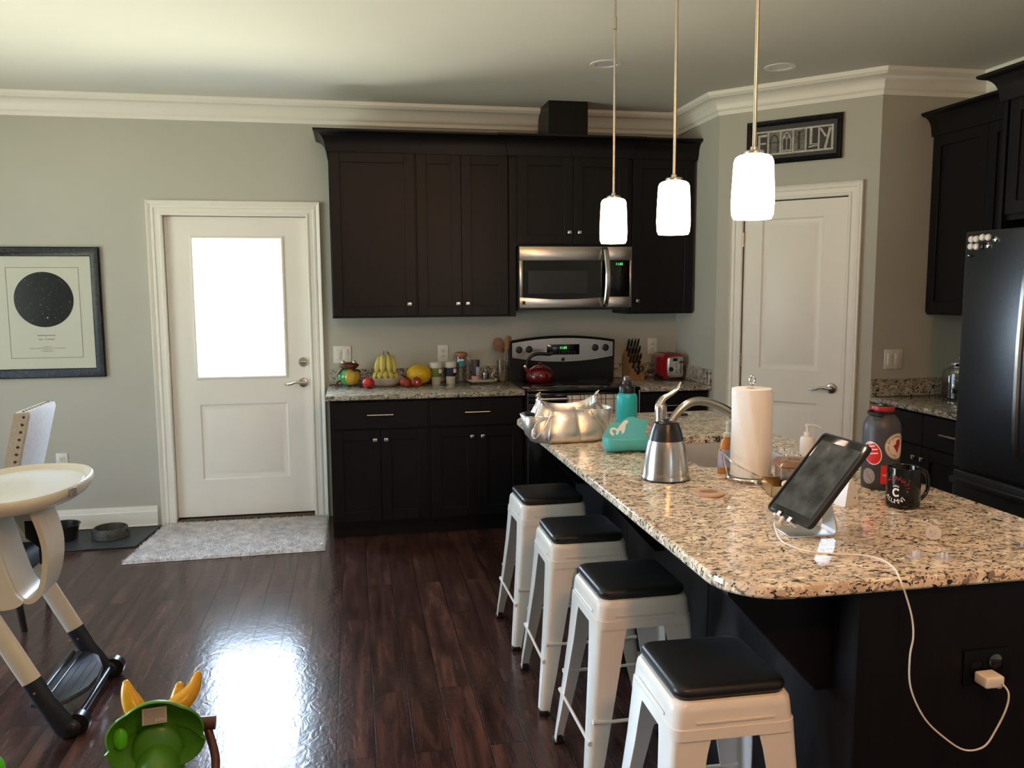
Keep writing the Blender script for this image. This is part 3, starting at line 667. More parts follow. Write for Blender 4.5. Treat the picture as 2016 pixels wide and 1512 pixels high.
plate('wall_outlet', 'low white wall outlet behind the high chair tray', 'outlet', .072, (-.692, 0, .455), 'outlet')

p = thing('framed_poster', 'black framed night sky star map print on the left wall', 'picture', (-.945, 0, 1.418))
hw, hh = .555, .413
def frame(b, hw, hh, fw, d):
    R = []
    for sx, sz in ((-1, -1), (1, -1), (1, 1), (-1, 1)):
        R.append([(sx * (hw - o), -y, sz * (hh - o)) for o, y in ((0, 0), (0, d * .8), (.006, d), (fw * .5, d * .85), (fw - .006, d * .6), (fw, d * .45), (fw, 0))])
    R.append(R[0]); b.loft(R, True, False, False)
b = MB(); frame(b, hw, hh, .058, .028); b.build('frame', 'frame_black', p, 25)
MB().box(-hw + .05, hw - .05, -.008, -.002, -hh + .05, hh - .05).build('paper', 'poster', p)
pp = p.children[-1]
cx = .212
b = MB(); b.lathe([(.174, 0), (.174, .0012), (.0001, .0013)], 64, T=T3(cx, -.008, .084, PI / 2)); b.build('star_disc', 'print_black', pp)
b = MB()
for k in range(170):
    a = random.random() * 2 * PI; q = .168 * math.sqrt(random.random()); rr = .0006 + .0011 * random.random() ** 3
    b.lathe([(rr, 0), (rr * .5, .0006)], 6, T=T3(cx + q * math.cos(a), -.0094, .084 + q * math.sin(a), PI / 2))
b.lathe([(.0042, 0), (.002, .0006)], 10, T=T3(cx + .015, -.0094, -.03, PI / 2))
b.build('star_dots', 'white_print', pp)
b = MB(); x0, x1, z0, z1, t = cx - .212, cx + .212, -.286, .286, .0024
for q in ((x0, x1, z0, z0 + t), (x0, x1, z1 - t, z1), (x0, x0 + t, z0, z1), (x1 - t, x1, z0, z1)): b.box(q[0], q[1], -.0087, -.008, q[2], q[3])
b.build('border_line', 'ink_grey', pp)
b = MB()
def scribble(b, cx, z, w_, h, y):
    x = cx - w_ / 2
    while x < cx + w_ / 2:
        q = h * random.uniform(.35, .8)
        if random.random() > .14: b.box(x, x + q * .55, y - .0006, y, z - h / 2, z + h / 2 * random.uniform(.5, 1))
        x += q
for z, w_, h in ((-.142, .105, .0075), (-.155, .008, .005), (-.167, .09, .0075), (-.214, .05, .004), (-.224, .21, .0045), (-.234, .05, .004), (-.244, .075, .004)): scribble(b, cx, z, w_, h, -.008)
b.build('caption_lines', 'ink_grey', pp)
MB().box(-hw + .055, hw - .055, -.0125, -.0118, -hh + .055, hh - .055).build('glazing', glassy('picture_glass', (.97, .98, .97), .025), p)

# FAMILY sign above the pantry door
s = thing('family_sign', 'black framed FAMILY sign made of letter photographs above the pantry door', 'sign', (XW, YP, 0), PA)
sx0, sx1, sz0, sz1 = .186, .752, 2.302, 2.562; cx, cz = (sx0 + sx1) / 2, (sz0 + sz1) / 2
b = MB(); b.M = T3(cx, -.001, cz); frame(b, .284, .130, .032, .022); b.build('frame', 'frame_black', s, 25)
MB().box(sx0 + .02, sx1 - .02, -.008, -.001, sz0 + .02, sz1 - .02).build('mat_board', 'mat_grey', s)
lx0, lx1, lz0, lz1 = .236, .702, 2.356, 2.502
MB().box(lx0, lx1, -.0095, -.008, lz0, lz1).build('strip', 'photo_light', s)
cw = (lx1 - lx0 - .012) / 6
for k in range(6):
    a = lx0 + .009 + k * cw; c = a + cw - .010; z0, z1 = lz0 + .011, lz1 - .011; W_ = c - a; Hh = z1 - z0; y = -.0095
    pic = MB().box(a, c, y - .001, y, z0, z1).build('photo_tile', ['photo_dark', 'photo_mid', 'photo_mid', 'photo_mid', 'photo_dark', 'photo_dark'][k], s)
    def bar(b, u0, v0, u1, v1, t):   # a bar between two points given in tile units
        p0 = Vector((a + u0 * W_, 0, z0 + v0 * Hh)); p1 = Vector((a + u1 * W_, 0, z0 + v1 * Hh)); d = (p1 - p0); L_ = d.length; ang = math.atan2(d.z, d.x)
        b.box(0, L_, y - .0022, y - .001, -t / 2, t / 2, T=T3(p0.x, 0, p0.z, 0, -ang, 0))
    b = MB(); t = .010; lm = 'photo_light'
    if k == 0: bar(b, .25, .04, .25, .92, .013); bar(b, .12, .86, .98, .88, .014); bar(b, .25, .50, .88, .50, .009)
    elif k == 1:
        lm = 'photo_dark'
        pts = [(.16, 0), (.16, .6), (.22, .72), (.34, .82), (.5, .86), (.66, .82), (.78, .72), (.84, .6), (.84, 0)]
        for q in range(8): bar(b, *pts[q], *pts[q + 1], .006)
        bar(b, 0, .5, 1, .5, .007)
    elif k == 2:
        for q in ([(.12, .05), (.12, .62), (.3, .82), (.5, .95), (.7, .82), (.88, .62), (.88, .05)], [(.2, .62), (.33, .78), (.5, .58), (.67, .78), (.8, .62)], [(.5, .6), (.5, .1)]):
            for w_ in range(len(q) - 1): bar(b, *q[w_], *q[w_ + 1], .004)
        bar(b, .05, .06, .95, .06, .006)
        d_ = MB(); 
        for u in (.2, .55): d_.box(a + u * W_, a + (u + .26) * W_, y - .0016, y - .001, z0 + .14 * Hh, z0 + .62 * Hh)
        d_.build('letter_dark_panel', 'photo_dark', pic)  # dark panels of the printed window
    elif k == 3:
        lm = 'photo_dark'; bar(b, .46, .08, .46, .92, .011); bar(b, .3, .86, .62, .86, .008); bar(b, .32, .12, .6, .12, .008)
    elif k == 4:
        bar(b, .38, .25, .38, 1.0, .015); bar(b, .25, .25, 1, .25, .005); bar(b, .2, .13, 1, .18, .008)
    else: bar(b, .05, .95, .55, .55, .011); bar(b, .9, .95, .5, .0, .014)
    b.build('letter', lm, pic)

t = thing('assumed_ceiling_lamp', 'assumed flush ceiling lamp with opal dome, unseen behind the viewer', 'ceiling light', (1.9, -5.75, H))  # assumed fixture, added to house the warm fill; none is in view
b = MB(); b.lathe([(.15, 0), (.155, -.02), (.14, -.03)], 40); b.build('rim', 'nickel', t)
b = MB(); b.lathe([(.14, -.03), (.13, -.055), (.10, -.08), (.05, -.095), (.0001, -.10)], 40); b.build('glass_dome', 'dome', t)
for (x, y, q) in ((2.575, -1.238, 'left of the far pendant rod'), (3.549, -1.337, 'in front of the pantry corner')):
    t = thing('recessed_light', 'unlit round recessed ceiling light ' + q, 'ceiling light', (x, y, H), 0, 'recessed lights in the kitchen ceiling')
    b = MB(); b.lathe([(.058, .004), (.060, -.003), (.086, -.004), (.090, 0), (.090, .001), (.059, .001)], 40); b.build('trim_ring', 'trim', t)
    b = MB(); b.lathe([(.059, .0), (.056, .03), (.048, .075), (.0001, .076)], 36); b.build('reflector', 'recess', t)

# ------------------------------------------------------------------ island
IX0, IX1, IY0, IY1 = 1.965, 3.005, -4.172, -1.690
BX0, BX1, BY0, BY1 = 2.288, 2.965, -4.140, -1.715
t = thing('kitchen_island', 'espresso kitchen island base under the long granite top', 'kitchen island', (2.626, -2.93, 0))
ox, oy = -2.626, -2.93
b = MB(); b.M = T3(-2.626, 2.93, 0)
b.box(BX0, BX0 + .018, BY0, BY1, .10, .883); b.box(BX1 - .018, BX1, BY0, BY1, .10, .883); b.box(BX0, BX1, BY0, BY0 + .018, .10, .883); b.box(BX0, BX1, BY1 - .018, BY1, .10, .883)
b.box(BX0, BX1, BY0, BY1, .10, .12); b.box(BX0 + .018, BX1 - .018, -3.20, -3.182, .12, .883); b.box(BX0 + .018, BX1 - .018, -2.30, -2.282, .12, .883); b.box(BX0 + .0, BX1 - .06, BY0 + .0, BY1, 0, .10); b.build('base', 'cab', t)
for y0, y1 in ((BY0, -3.35), (-3.346, -2.54), (-2.536, BY1)):
    b = MB(); b.M = T3(-2.626, 2.93, 0); b.box(BX0 - .006, BX0, y0, y1, .09, .884, .001, 1); b.build('side_panel', 'cab', t)
b = MB(); b.M = T3(-2.626, 2.93, 0); b.box(BX0 - .006, BX1, BY0 - .006, BY0, .0, .884, .001, 1); b.build('end_panel', 'cab', t)
for y in (-4.02, -2.94, -1.86):
    b = MB(); b.M = T3(-2.626, 2.93, 0)
    b.prism([(BX0 - .006, .600), (BX0 - .006, .884), (BX0 - .27, .884), (BX0 - .27, .852), (BX0 - .04, .600)], y - .02, y + .02, 'Y'); b.build('corbel', 'cab', t)
# doors on the working side
for k in range(4):
    y0 = BY0 + .02 + k * .6
    b = MB(); b.M = T3(-2.626, 2.93, 0); b.box(BX1, BX1 + .019, y0, y0 + .59, .118, .868, .002, 1); b.build('door', 'cab', t)
# granite top with rounded corners and sink cut-out
SX0, SX1, SY0, SY1 = 2.405, 2.865, -3.02, -2.41
def outline(o):
    P = []
    for cx, cy, r, a in ((IX1, IY1, .03, 0), (IX0, IY1, .10, 90), (IX0, IY0, .145, 180), (IX1, IY0, .145, 270)):
        sx = -1 if a in (0, 270) else 1; sy = -1 if a in (0, 90) else 1
        for k in range(13):
            th = math.radians(a + 90 * k / 12); P.append((cx + sx * r + (r - o) * math.cos(th), cy + sy * r + (r - o) * math.sin(th)))
    return P
bm = bmesh.new(); rings = []
for o_, z in ((.004, .884), (0, .889), (0, .907), (.002, .9115), (.006, .914)): rings.append([bm.verts.new((x, y, z)) for x, y in outline(o_)])
n = len(rings[0])
for i in range(4):
    for j in range(n): bm.faces.new((rings[i][j], rings[i][(j + 1) % n], rings[i + 1][(j + 1) % n], rings[i + 1][j]))
hole = rrect(SX0, SX1, SY0, SY1, .05, 5)
ht = [bm.verts.new((x, y, .914)) for x, y in hole]; hb = [bm.verts.new((x, y, .884)) for x, y in hole]; hn = len(ht)
for j in range(hn): bm.faces.new((ht[j], ht[(j + 1) % hn], hb[(j + 1) % hn], hb[j]))
for outer, inner in ((rings[4], ht), (rings[0], hb)):
    es = [bm.edges.get((outer[j], outer[(j + 1) % n])) for j in range(n)] + [bm.edges.get((inner[j], inner[(j + 1) % hn])) for j in range(hn)]
    bmesh.ops.triangle_fill(bm, edges=es, use_beauty=True, use_dissolve=False)
b = MB(); b._bm(bm); o = b.build('island_countertop', 'granite', smooth=30); tag(o, 'long tan granite island top with rounded corners and a sink cut-out', 'countertop')
# undermount sink
s = thing('kitchen_sink', 'stainless undermount sink set into the island granite', 'sink', ((SX0 + SX1) / 2, (SY0 + SY1) / 2, .884))
hx, hy = (SX1 - SX0) / 2, (SY1 - SY0) / 2
R = [[(x, y, z) for x, y in rrect(-hx + o, hx - o, -hy + o, hy - o, r_, 5)] for o, z, r_ in ((-.02, -.001, .06), (-.002, -.001, .05), (0, -.02, .05), (.006, -.19, .05), (.03, -.205, .04), (.2, -.208, .03))]
b = MB(); b.loft(R, True, False, True); b.build('basin', 'sink', s, 40)
MB().box(-hx + .002, hx - .002, -.045, -.025, -.20, -.062, .006).build('divider', 'sink', s)
b = MB(); b.lathe([(.042, 0), (.038, .003), (.02, .001), (.0001, .0)], 24, c=(0, .14, -.2065)); b.build('drain', 'chrome', s)
# tap
FX, FY = 2.352, -2.72
t = thing('kitchen_faucet', 'brushed steel single-lever faucet behind the vacuum carafe', 'faucet', (FX, FY, .914))
b = MB(); b.lathe([(.030, 0), (.030, .004), (.026, .010), (.0235, .02), (.0225, .06), (.022, .13), (.0235, .17), (.0225, .188), (.014, .200), (.0001, .202)], 28); b.build('body', 'steel_v', t)
P = smoothpath([(0.005, 0, .060), (.045, 0, .125), (.085, 0, .172), (.13, 0, .197), (.18, 0, .197), (.235, 0, .180), (.278, 0, .158), (.300, 0, .140)], 6)
rr = [.0135 + .0035 * min(1, i / 14) for i in range(len(P))]; rr[-1] = .018
b = MB(); b.tube(P, rr, 18); b.build('spout', 'steel_v', t)
b = MB(); b.cyl((.300, 0, .140), (.305, 0, .132), .0145, .0135, 18); b.build('aerator', 'black', t.children[-1])
P = smoothpath([(-.008, 0, .188), (.010, 0, .215), (.040, 0, .232), (.065, 0, .250), (.080, 0, .276)], 6)
b = MB(); R = []
for i, p_ in enumerate(P):
    u = i / (len(P) - 1); a_, c_ = .021 - .010 * u, .014 - .009 * u
    if u > .9: a_, c_ = a_ * .75, c_ * .8
    R.append([p_ + Vector((math.cos(q * PI / 8) * c_ * .9, math.sin(q * PI / 8) * a_, math.cos(q * PI / 8) * -c_ * .6)) for q in range(16)])
b.loft(R); b.build('lever', 'steel_v', t)

# ------------------------------------------------------------------ stools
st0 = None
def leg_mesh(sx, sy):
    b = MB(); R = []
    for z, c, w_ in ((.545, .150, .102), (.532, .1512, .092), (.50, .1535, .086), (.40, .161, .076), (.28, .173, .064), (.15, .186, .052), (.06, .196, .041), (.012, .2005, .036)):
        r_ = .018; pts = [(c, c - w_)]
        for k in range(6):
            a = k * PI / 10; pts.append((c - r_ + r_ * math.cos(a), c - r_ + r_ * math.sin(a)))
        pts.append((c - w_, c)); t_ = .003
        inn = [(c - w_, c - t_)]
        for k in range(5, -1, -1):
            a = k * PI / 10; inn.append((c - r_ + (r_ - t_) * math.cos(a), c - r_ + (r_ - t_) * math.sin(a)))
        inn.append((c - t_, c - w_)); R.append([(sx * x, sy * y, z) for x, y in pts + inn])
    b.loft(R); return b
def make_stool():
    s = thing('bar_stool', '', 'stool', group='white metal bar stools along the island')
    R = [[(x, y, z) for x, y in rrect(-h, h, -h, h, r_, 6)] for h, z, r_ in ((.1545, .535, .03), (.1525, .560, .03), (.150, .561, .03), (.1475, .598, .034), (.1455, .610, .034), (.139, .6185, .032), (.131, .620, .03), (.128, .617, .03))]
    b = MB(); b.loft(R, True, False, True); b.build('seat', 'white_metal', s, 40)
    b = MB()   # pressed panel lines on the skirt
    for a in range(4):
        T = Matrix.Rotation(a * PI / 2, 4, 'Z'); b.box(-.095, .095, -.1528, -.1500, .572, .578, .001, 1, T=T)
    b.build('skirt_bead', 'white_metal', s)
    for sx in (-1, 1):
        for sy in (-1, 1):
            l = leg_mesh(sx, sy).build('leg', 'white_metal', s, 40)
            q = MB(); q.box(sx * .168 if sx > 0 else -.2035, .2035 if sx > 0 else -.168, sy * .168 if sy > 0 else -.2035, .2035 if sy > 0 else -.168, 0, .018, .003); q.build('rubber_foot', 'black_matte', l)
    for sx in (-1, 1):
        q = MB(); c_ = .1805; q.tube([(sx * c_, -.178, .195), (sx * c_, -.13, .192), (sx * c_, .13, .192), (sx * c_, .178, .195)], [.008, .0055, .0055, .008], 8); q.build('stretcher', 'white_metal', s)
        q = MB(); c_ = .1755; q.tube([(-.172, sx * c_, .262), (-.12, sx * c_, .258), (.12, sx * c_, .258), (.172, sx * c_, .262)], [.008, .0055, .0055, .008], 8); q.build('stretcher', 'white_metal', s)
    q = MB(); q.tube([(-.11, -.11, .535), (.11, .11, .535)], .006, 6); q.tube([(-.11, .11, .535), (.11, -.11, .535)], .006, 6); q.build('under_brace', 'white_metal', s)
    R = [[(x, y, z) for x, y in rrect(-h, h, -h, h, .03, 6)] for h, z in ((.128, .620), (.134, .624), (.1365, .632), (.1365, .640), (.134, .6465), (.128, .650), (.115, .6515), (.06, .6525))]
    b = MB(); b.loft(R); b.build('cushion', 'pad', s, 50)
    return s
st0 = make_stool()
for i, (x, y, rz, lab) in enumerate([(2.024, -2.176, .02, 'white metal bar stool with black cushion, farthest, by the silver handbag'),
                                 (2.024, -2.741, -.01, 'white metal bar stool with black cushion, second from the far end'),
                                 (2.032, -3.305, .012, 'white metal bar stool with black cushion, third from the far end'),
                                 (2.024, -3.938, -.015, 'nearest white metal bar stool with black cushion, at the rounded island corner')]):
    s = st0 if i == 0 else copy_tree(st0)
    s.location = (x, y, 0); s.rotation_euler = (0, 0, rz); s['label'] = lab

# ------------------------------------------------------------------ pendants
for i, (x, y, zt, zb, lab) in enumerate([(2.278, -2.330, 1.930, 1.742, 'far'), (2.278, -3.008, 1.917, 1.736, 'middle'), (2.278, -3.590, 1.915, 1.741, 'nearest')]):
    t = thing('pendant_light', {'far': 'farthest lit pendant lamp with white glass, hanging before the microwave', 'middle': 'middle lit pendant lamp with white glass shade over the island', 'nearest': 'nearest lit pendant lamp with white glass, before the pantry door'}[lab], 'pendant light', (x, y, H), 0, 'three glass pendants over the island')
    b = MB(); b.lathe([(.062, 0), (.062, -.008), (.052, -.020), (.012, -.026), (.0001, -.027)], 32); b.build('canopy', 'nickel', t)
    b = MB(); b.cyl((0, 0, -.02), (0, 0, zt - H + .02), .0055, n=12); b.lathe([(.0055, 0), (.0085, .002), (.0085, .05), (.0055, .052)], 14, c=(0, 0, -.155)); b.build('rod', 'nickel', t)
    b = MB(); b.lathe([(.0065, .022), (.010, .020), (.011, .012), (.026, .010), (.030, .006), (.030, .0), (.0001, 0)], 28, c=(0, 0, zt - H)); b.build('socket_cap', 'nickel', t)
    h = zt - zb; k_ = .058
    pr = [(.030, 0), (.045, -.003), (.0535, -.008), (.0585, -.018), (.0600, -.04), (.0625, -h * .5), (.0640, -h * .75), (.0620, -h + .012), (.0560, -h), (.050, -h), (.058, -h + .015), (.060, -h * .75), (.0565, -.04), (.050, -.018), (.03, -.006)]
    b = MB(); b.lathe([(q * k_ / .064, z) for q, z in pr], 40, c=(0, 0, zt - H))
    b.build('glass_shade', 'shade', t, 50)

# ------------------------------------------------------------------ things on the island
CT = .914
def fold_pt(th, a, b_, z, amp, k=11, ph=0):
    f_ = 1 + amp * ((abs(math.sin(k * th * .5 + ph + .5 * math.sin(2 * th + ph))) ** .45) * 1.5 - 1 + math.sin(3.1 * th + 1.3 + ph) * .5)
    e_ = 2.6; c, s_ = math.cos(th), math.sin(th)
    r_ = (abs(c) ** e_ + abs(s_) ** e_) ** (-1 / e_)
    return (a * c * r_ * f_, b_ * s_ * r_ * f_, z)
t = thing('handbag', 'gathered silver metallic handbag at the far end of the island', 'handbag', (2.066, -2.375, CT), .03)
N = 120; R = []
for z, a, b_, am, k in ((0, .135, .060, .03, 9), (.003, .160, .078, .05, 9), (.02, .174, .090, .10, 9), (.05, .168, .086, .14, 9), (.085, .154, .074, .14, 9), (.115, .138, .062, .10, 9), (.135, .126, .054, .05, 9)):
    R.append([fold_pt(2 * PI * j / N, a, b_, z + (z / .135) * (.045 * abs(math.cos(2 * PI * j / N)) ** 3 + (.012 if math.sin(2 * PI * j / N) > 0 else -.006)), am * (1 if z < .12 else .6), k) for j in range(N)])
for dz, a, b_ in ((.004, .125, .055), (.0, .121, .051), (-.03, .112, .046), (-.07, .105, .05)):
    R.append([fold_pt(2 * PI * j / N, a, b_, .135 + dz + .045 * abs(math.cos(2 * PI * j / N)) ** 3 + (.012 if math.sin(2 * PI * j / N) > 0 else -.006), .03, 9) for j in range(N)])
b = MB(); b.loft(R, True, True, True); b.build('bag_body', 'silver', t, 60)
for sx in (-1, 1):     # wide side pockets standing away from the body
    R = []; zz = .112 if sx < 0 else .134
    for z, a, b_, am in ((.012, .045, .045, .03), (.03, .060, .062, .06), (.07, .070, .072, .06), (zz, .078, .078, .03), (zz + .003, .076, .076, .02), (zz - .001, .073, .073, .02), (.05, .058, .06, .02)):
        R.append([fold_pt(2 * PI * j / 60, a, b_, z, am, 5, 1) for j in range(60)])
    b = MB(); b.loft(R, T=T3(sx * .118, .012, 0)); p = b.build('side_pocket', 'silver', t, 60)
    b = MB(); b.tube([fold_pt(2 * PI * j / 60, .078, .078, zz + .001, .03, 5, 1) for j in range(60)], .0024, 6, True, T=T3(sx * .118, .012, 0)); b.build('piping', 'silver', p)
    b = MB(); P = smoothpath([(sx * .085, -.062, .133), (sx * .105, -.082, .10), (sx * .135, -.094, .06), (sx * .160, -.090, .028), (sx * .168, -.070, .045), (sx * .150, -.062, .085), (sx * .118, -.060, .125)], 5)
    b.tube(P, .003, 7); b.build('piping', 'silver', t)
    b = MB()
    for q in range(3): b.tube([(sx * .128 + .010 * math.cos(a * PI / 6) * (1 if q % 2 else .4), -.01 + .006 * math.sin(a * PI / 6) * (.3 if q % 2 else 1), .186 + q * .007 + .005 * math.sin(a * PI / 6)) for a in range(12)], .0022, 6, True)
    b.cyl((sx * .128 - .006, -.01, .195), (sx * .128 + .010, -.01, .210), .0025, n=8); b.build('chain_clip', 'chrome', t)
    b = MB(); b.tube(smoothpath([(sx * .126, -.018, .183), (sx * .100, -.050, .160), (sx * .070, -.060, .145)], 4), .002, 6); b.build('zip_piping', 'silver_in', t)
o = MB().box(-.006, .006, -.035, .035, 0, .075, .002, T=T3(0, 0, 0, .0, -.45, .3)).build('sunglasses_case', 'black', loc=(1.935, -2.352, CT + .055)); tag(o, 'small dark case sticking out of the left pocket of the silver handbag', 'case')
o = MB().cyl((0, 0, 0), (.022, -.004, .055), .0045, n=10).build('white_pen', 'white_plastic', loc=(1.918, -2.368, CT + .085)); tag(o, 'short white pen in the left pocket of the silver handbag', 'pen')
t = thing('card_box', 'small white and dark packet behind the left corner of the handbag', 'box', (1.990, -2.02, CT), .5)
MB().box(-.035, .035, -.01, .01, 0, .040, .002).build('packet', 'white_plastic', t); MB().box(-.0375, -.035, -.0105, .0105, 0, .041).build('dark_edge', 'black', t)

def bottle(name, label, loc, prof, mat, rz=0):
    t = thing(name, label, 'bottle', loc, rz); b = MB(); b.lathe(prof, 40); b.build('bottle_body', mat, t, 50); return t
t = bottle('water_bottle', 'turquoise water bottle with black spout lid behind the bib', (2.470, -1.958, CT), [(.0001, 0), (.046, 0), (.050, .004), (.0505, .10), (.0505, .118), (.048, .130), (.040, .139), (.036, .141), (.0001, .141)], 'teal')
b = MB(); b.lathe([(.035, .139), (.0385, .142), (.0385, .168), (.036, .174), (.024, .184), (.021, .200), (.0001, .201)], 32); b.build('lid', 'black', t)
b = MB(); b.lathe([(.0225, .188), (.0225, .197), (.019, .198)], 28); b.build('lid_band', 'mat_grey', t)
b = MB(); b.lathe([(.0165, .198), (.017, .214), (.012, .224), (.0001, .225)], 24); b.build('spout_cap', 'smoke', t)

# silicone bib
t = thing('silicone_bib', 'aqua silicone baby bib with catch pocket and white print', 'bib', (2.243, -2.655, CT), -.03)
outl = [(-.082, .010), (-.098, .035), (-.092, .062), (-.070, .094), (-.052, .112), (-.040, .116), (-.026, .112), (-.014, .112), (.0, .124), (.020, .134), (.040, .136), (.055, .130), (.072, .124), (.098, .122), (.100, .108), (.092, .090), (.086, .070), (.092, .048), (.098, .030), (.085, .010)]
lean = T3(0, .018, 0, -.42)
b = MB(); b.prism(outl, -.002, .002, 'Y', T=lean); b.build('bib_panel', 'bib', t, 50)
R = []
for i in range(33):
    u = -1 + 2 * i / 32; x = .104 * math.sin(u * PI / 2); dpt = .062 * math.sqrt(max(0, 1 - (abs(u) ** 2.6))) + .002
    zr = .058 - .004 * math.cos(u * PI); sc_ = .010 * (1 - abs(u) ** 3); zb = .012 * abs(u) ** 3 + .006 * math.exp(-(u / .35) ** 2)
    pr = [(x * .92, .012, zb), (x * .92, -dpt * .55, zb), (x * .97, -dpt * .92, zb + .012), (x, -dpt, zr * .6), (x * 1.02, -dpt, zr), (x * 1.02, -dpt + .003, zr + .0015), (x * .98, -dpt + .005, zr * .6), (x * .95, -dpt * .85 + .004, zb + .014), (x * .9, .012, zb + .004)]
    R.append(pr)
b = MB(); b.loft(R); b.build('catch_pocket', 'bib', t, 60)
b = MB(); P = smoothpath([(-.052, .060), (-.062, .072), (-.058, .088), (-.044, .094), (-.030, .088), (-.020, .098), (-.008, .110), (.004, .120), (.016, .121), (.018, .113), (.008, .104), (.004, .090), (-.002, .074), (-.012, .066), (-.014, .078), (-.022, .078), (-.030, .064), (-.038, .066), (-.034, .078), (-.046, .084), (-.052, .078), (-.046, .064)], 3, True)
b.prism([(p[0], p[1]) for p in P], -.0028, -.002, 'Y', T=lean); b.build('printed_animal', 'white_print', t, 0)

# vacuum carafe
t = thing('vacuum_carafe', 'brushed steel vacuum carafe with black collar on the island', 'carafe', (2.212, -3.142, CT))
b = MB(); b.lathe([(.0001, 0), (.076, 0), (.080, .003), (.080, .010), (.0775, .016), (.0775, .02), (.0765, .034), (.070, .080), (.0625, .118), (.058, .134), (.0001, .136)], 56); b.build('steel_body', 'steel_v', t, 50)
b = MB(); b.lathe([(.0001, -.0), (.077, 0), (.0815, .001), (.0815, .005), (.079, .006)], 48); b.build('base_ring', 'black', t)
b = MB(); b.lathe([(.0585, .133), (.0575, .136), (.0505, .165), (.0435, .184), (.041, .190), (.036, .1905), (.032, .188), (.030, .183), (.0001, .182)], 48); b.build('collar', 'black', t, 40)
b = MB(); b.lathe([(.027, .183), (.026, .192), (.020, .1945), (.0001, .194)], 32); b.box(-.011, .011, .0, .040, .190, .197, .003); b.build('stopper_lever', 'black', t)
b = MB(); b.prism([(-.016, 0), (.016, 0), (.006, .022), (-.006, .022)], .174, .1895, 'Z', T=T3(0, -.026, 0, 0, 0, PI)); b.build('pour_lip', 'black', t)
P = smoothpath([(.018, .036, .180), (.026, .062, .186), (.034, .086, .160), (.038, .096, .110), (.034, .088, .050), (.030, .068, .028)], 5)
b = MB(); b.tube(P, .008, 10); b.build('handle', 'black', t)

# coaster
t = thing('coaster', 'round maple coaster with burnt print near the carafe', 'coaster', (2.262, -3.377, CT))
b = MB(); b.lathe([(.0001, 0), (.048, 0), (.050, .002), (.050, .0075), (.0485, .009), (.0001, .009)], 48); b.build('disc', 'cork_coaster', t)
b = MB()
pts = [(0.0, .0) ]
b.lathe([(.030, .0090), (.030, .0093), (.0001, .0094)], 14, sx=1.0, sy=.72); b.build('burnt_print', 'coaster_print', t)

# paper towel on its stand
t = thing('paper_towel_holder', 'chrome paper towel stand with curved spring arm', 'paper towel holder', (2.478, -3.222, CT))
b = MB(); b.tube([(.076 * math.cos(a * PI / 20), .076 * math.sin(a * PI / 20), .013) for a in range(40)], .0045, 8, True)
b.tube([(-.076, 0, .013), (.076, 0, .013)], .003, 6); b.tube([(0, -.076, .013), (0, .076, .013)], .003, 6); b.build('base_ring', 'chrome', t)
for a in (-100, 20, 140):
    a = math.radians(a); b = MB(); b.sph((.076 * math.cos(a), .076 * math.sin(a), .0075), .0075, 14, 8); b.build('ball_foot', 'chrome', t)
b = MB(); b.cyl((0, 0, .013), (0, 0, .322), .004, n=10); b.tube([(.009 * math.cos(a * PI / 10), 0, .336 + .014 * math.sin(a * PI / 10)) for a in range(20)], .0032, 8, True); b.build('centre_post', 'chrome', t)
P = smoothpath([(-.010, -.084, .030), (-.050, -.074, .052), (-.085, -.040, .075), (-.096, .0, .092), (-.090, .035, .098), (-.078, .050, .085), (-.074, .030, .04), (-.075, .01, .014)], 6)
b = MB(); b.tube(P, .003, 8); b.build('spring_arm', 'chrome', t)
t = thing('paper_towel_roll', 'white quilted paper towel roll on the chrome stand', 'paper towel', (2.478, -3.222, CT + .018))
R = []
for z in [i * .29 / 16 for i in range(17)]:
    R.append([((.064 + .0012 * math.sin(a * .9 + z * 30) + .0007 * math.sin(a * 2.1 + z * 90)) * math.cos(2 * PI * a / 64), (.064 + .0012 * math.sin(a * .9 + z * 30)) * math.sin(2 * PI * a / 64), z) for a in range(64)])
b = MB(); b.loft([[(p[0] * .3, p[1] * .3, 0) for p in R[0]]] + R + [[(p[0] * .97, p[1] * .97, .291) for p in R[-1]], [(p[0] * .30, p[1] * .30, .291) for p in R[-1]], [(p[0] * .29, p[1] * .29, .24) for p in R[-1]]], True, False, False); b.build('sheet_roll', 'paper', t, 50)
R = []
for i in range(11):
    a = math.radians(-95 + i * 7.5); rr = .0655 + .0012 * (i / 10) ** 2 + .0008 * math.sin(i)
    top = .290 - .030 * (1 - i / 10) ** 2.5 if False else .290 - .0010 * i
    R.append([(rr * math.cos(a), rr * math.sin(a), z) for z in (.001, .06, .12, .18, .24, top - .02 * max(0, 1 - i / 4.))] + [((rr + .0012) * math.cos(a), (rr + .0012) * math.sin(a), z) for z in (top - .02 * max(0, 1 - i / 4.), .24, .18, .12, .06, .001)])
b = MB(); b.loft(R); b.build('loose_sheet', 'paper', t, 50)

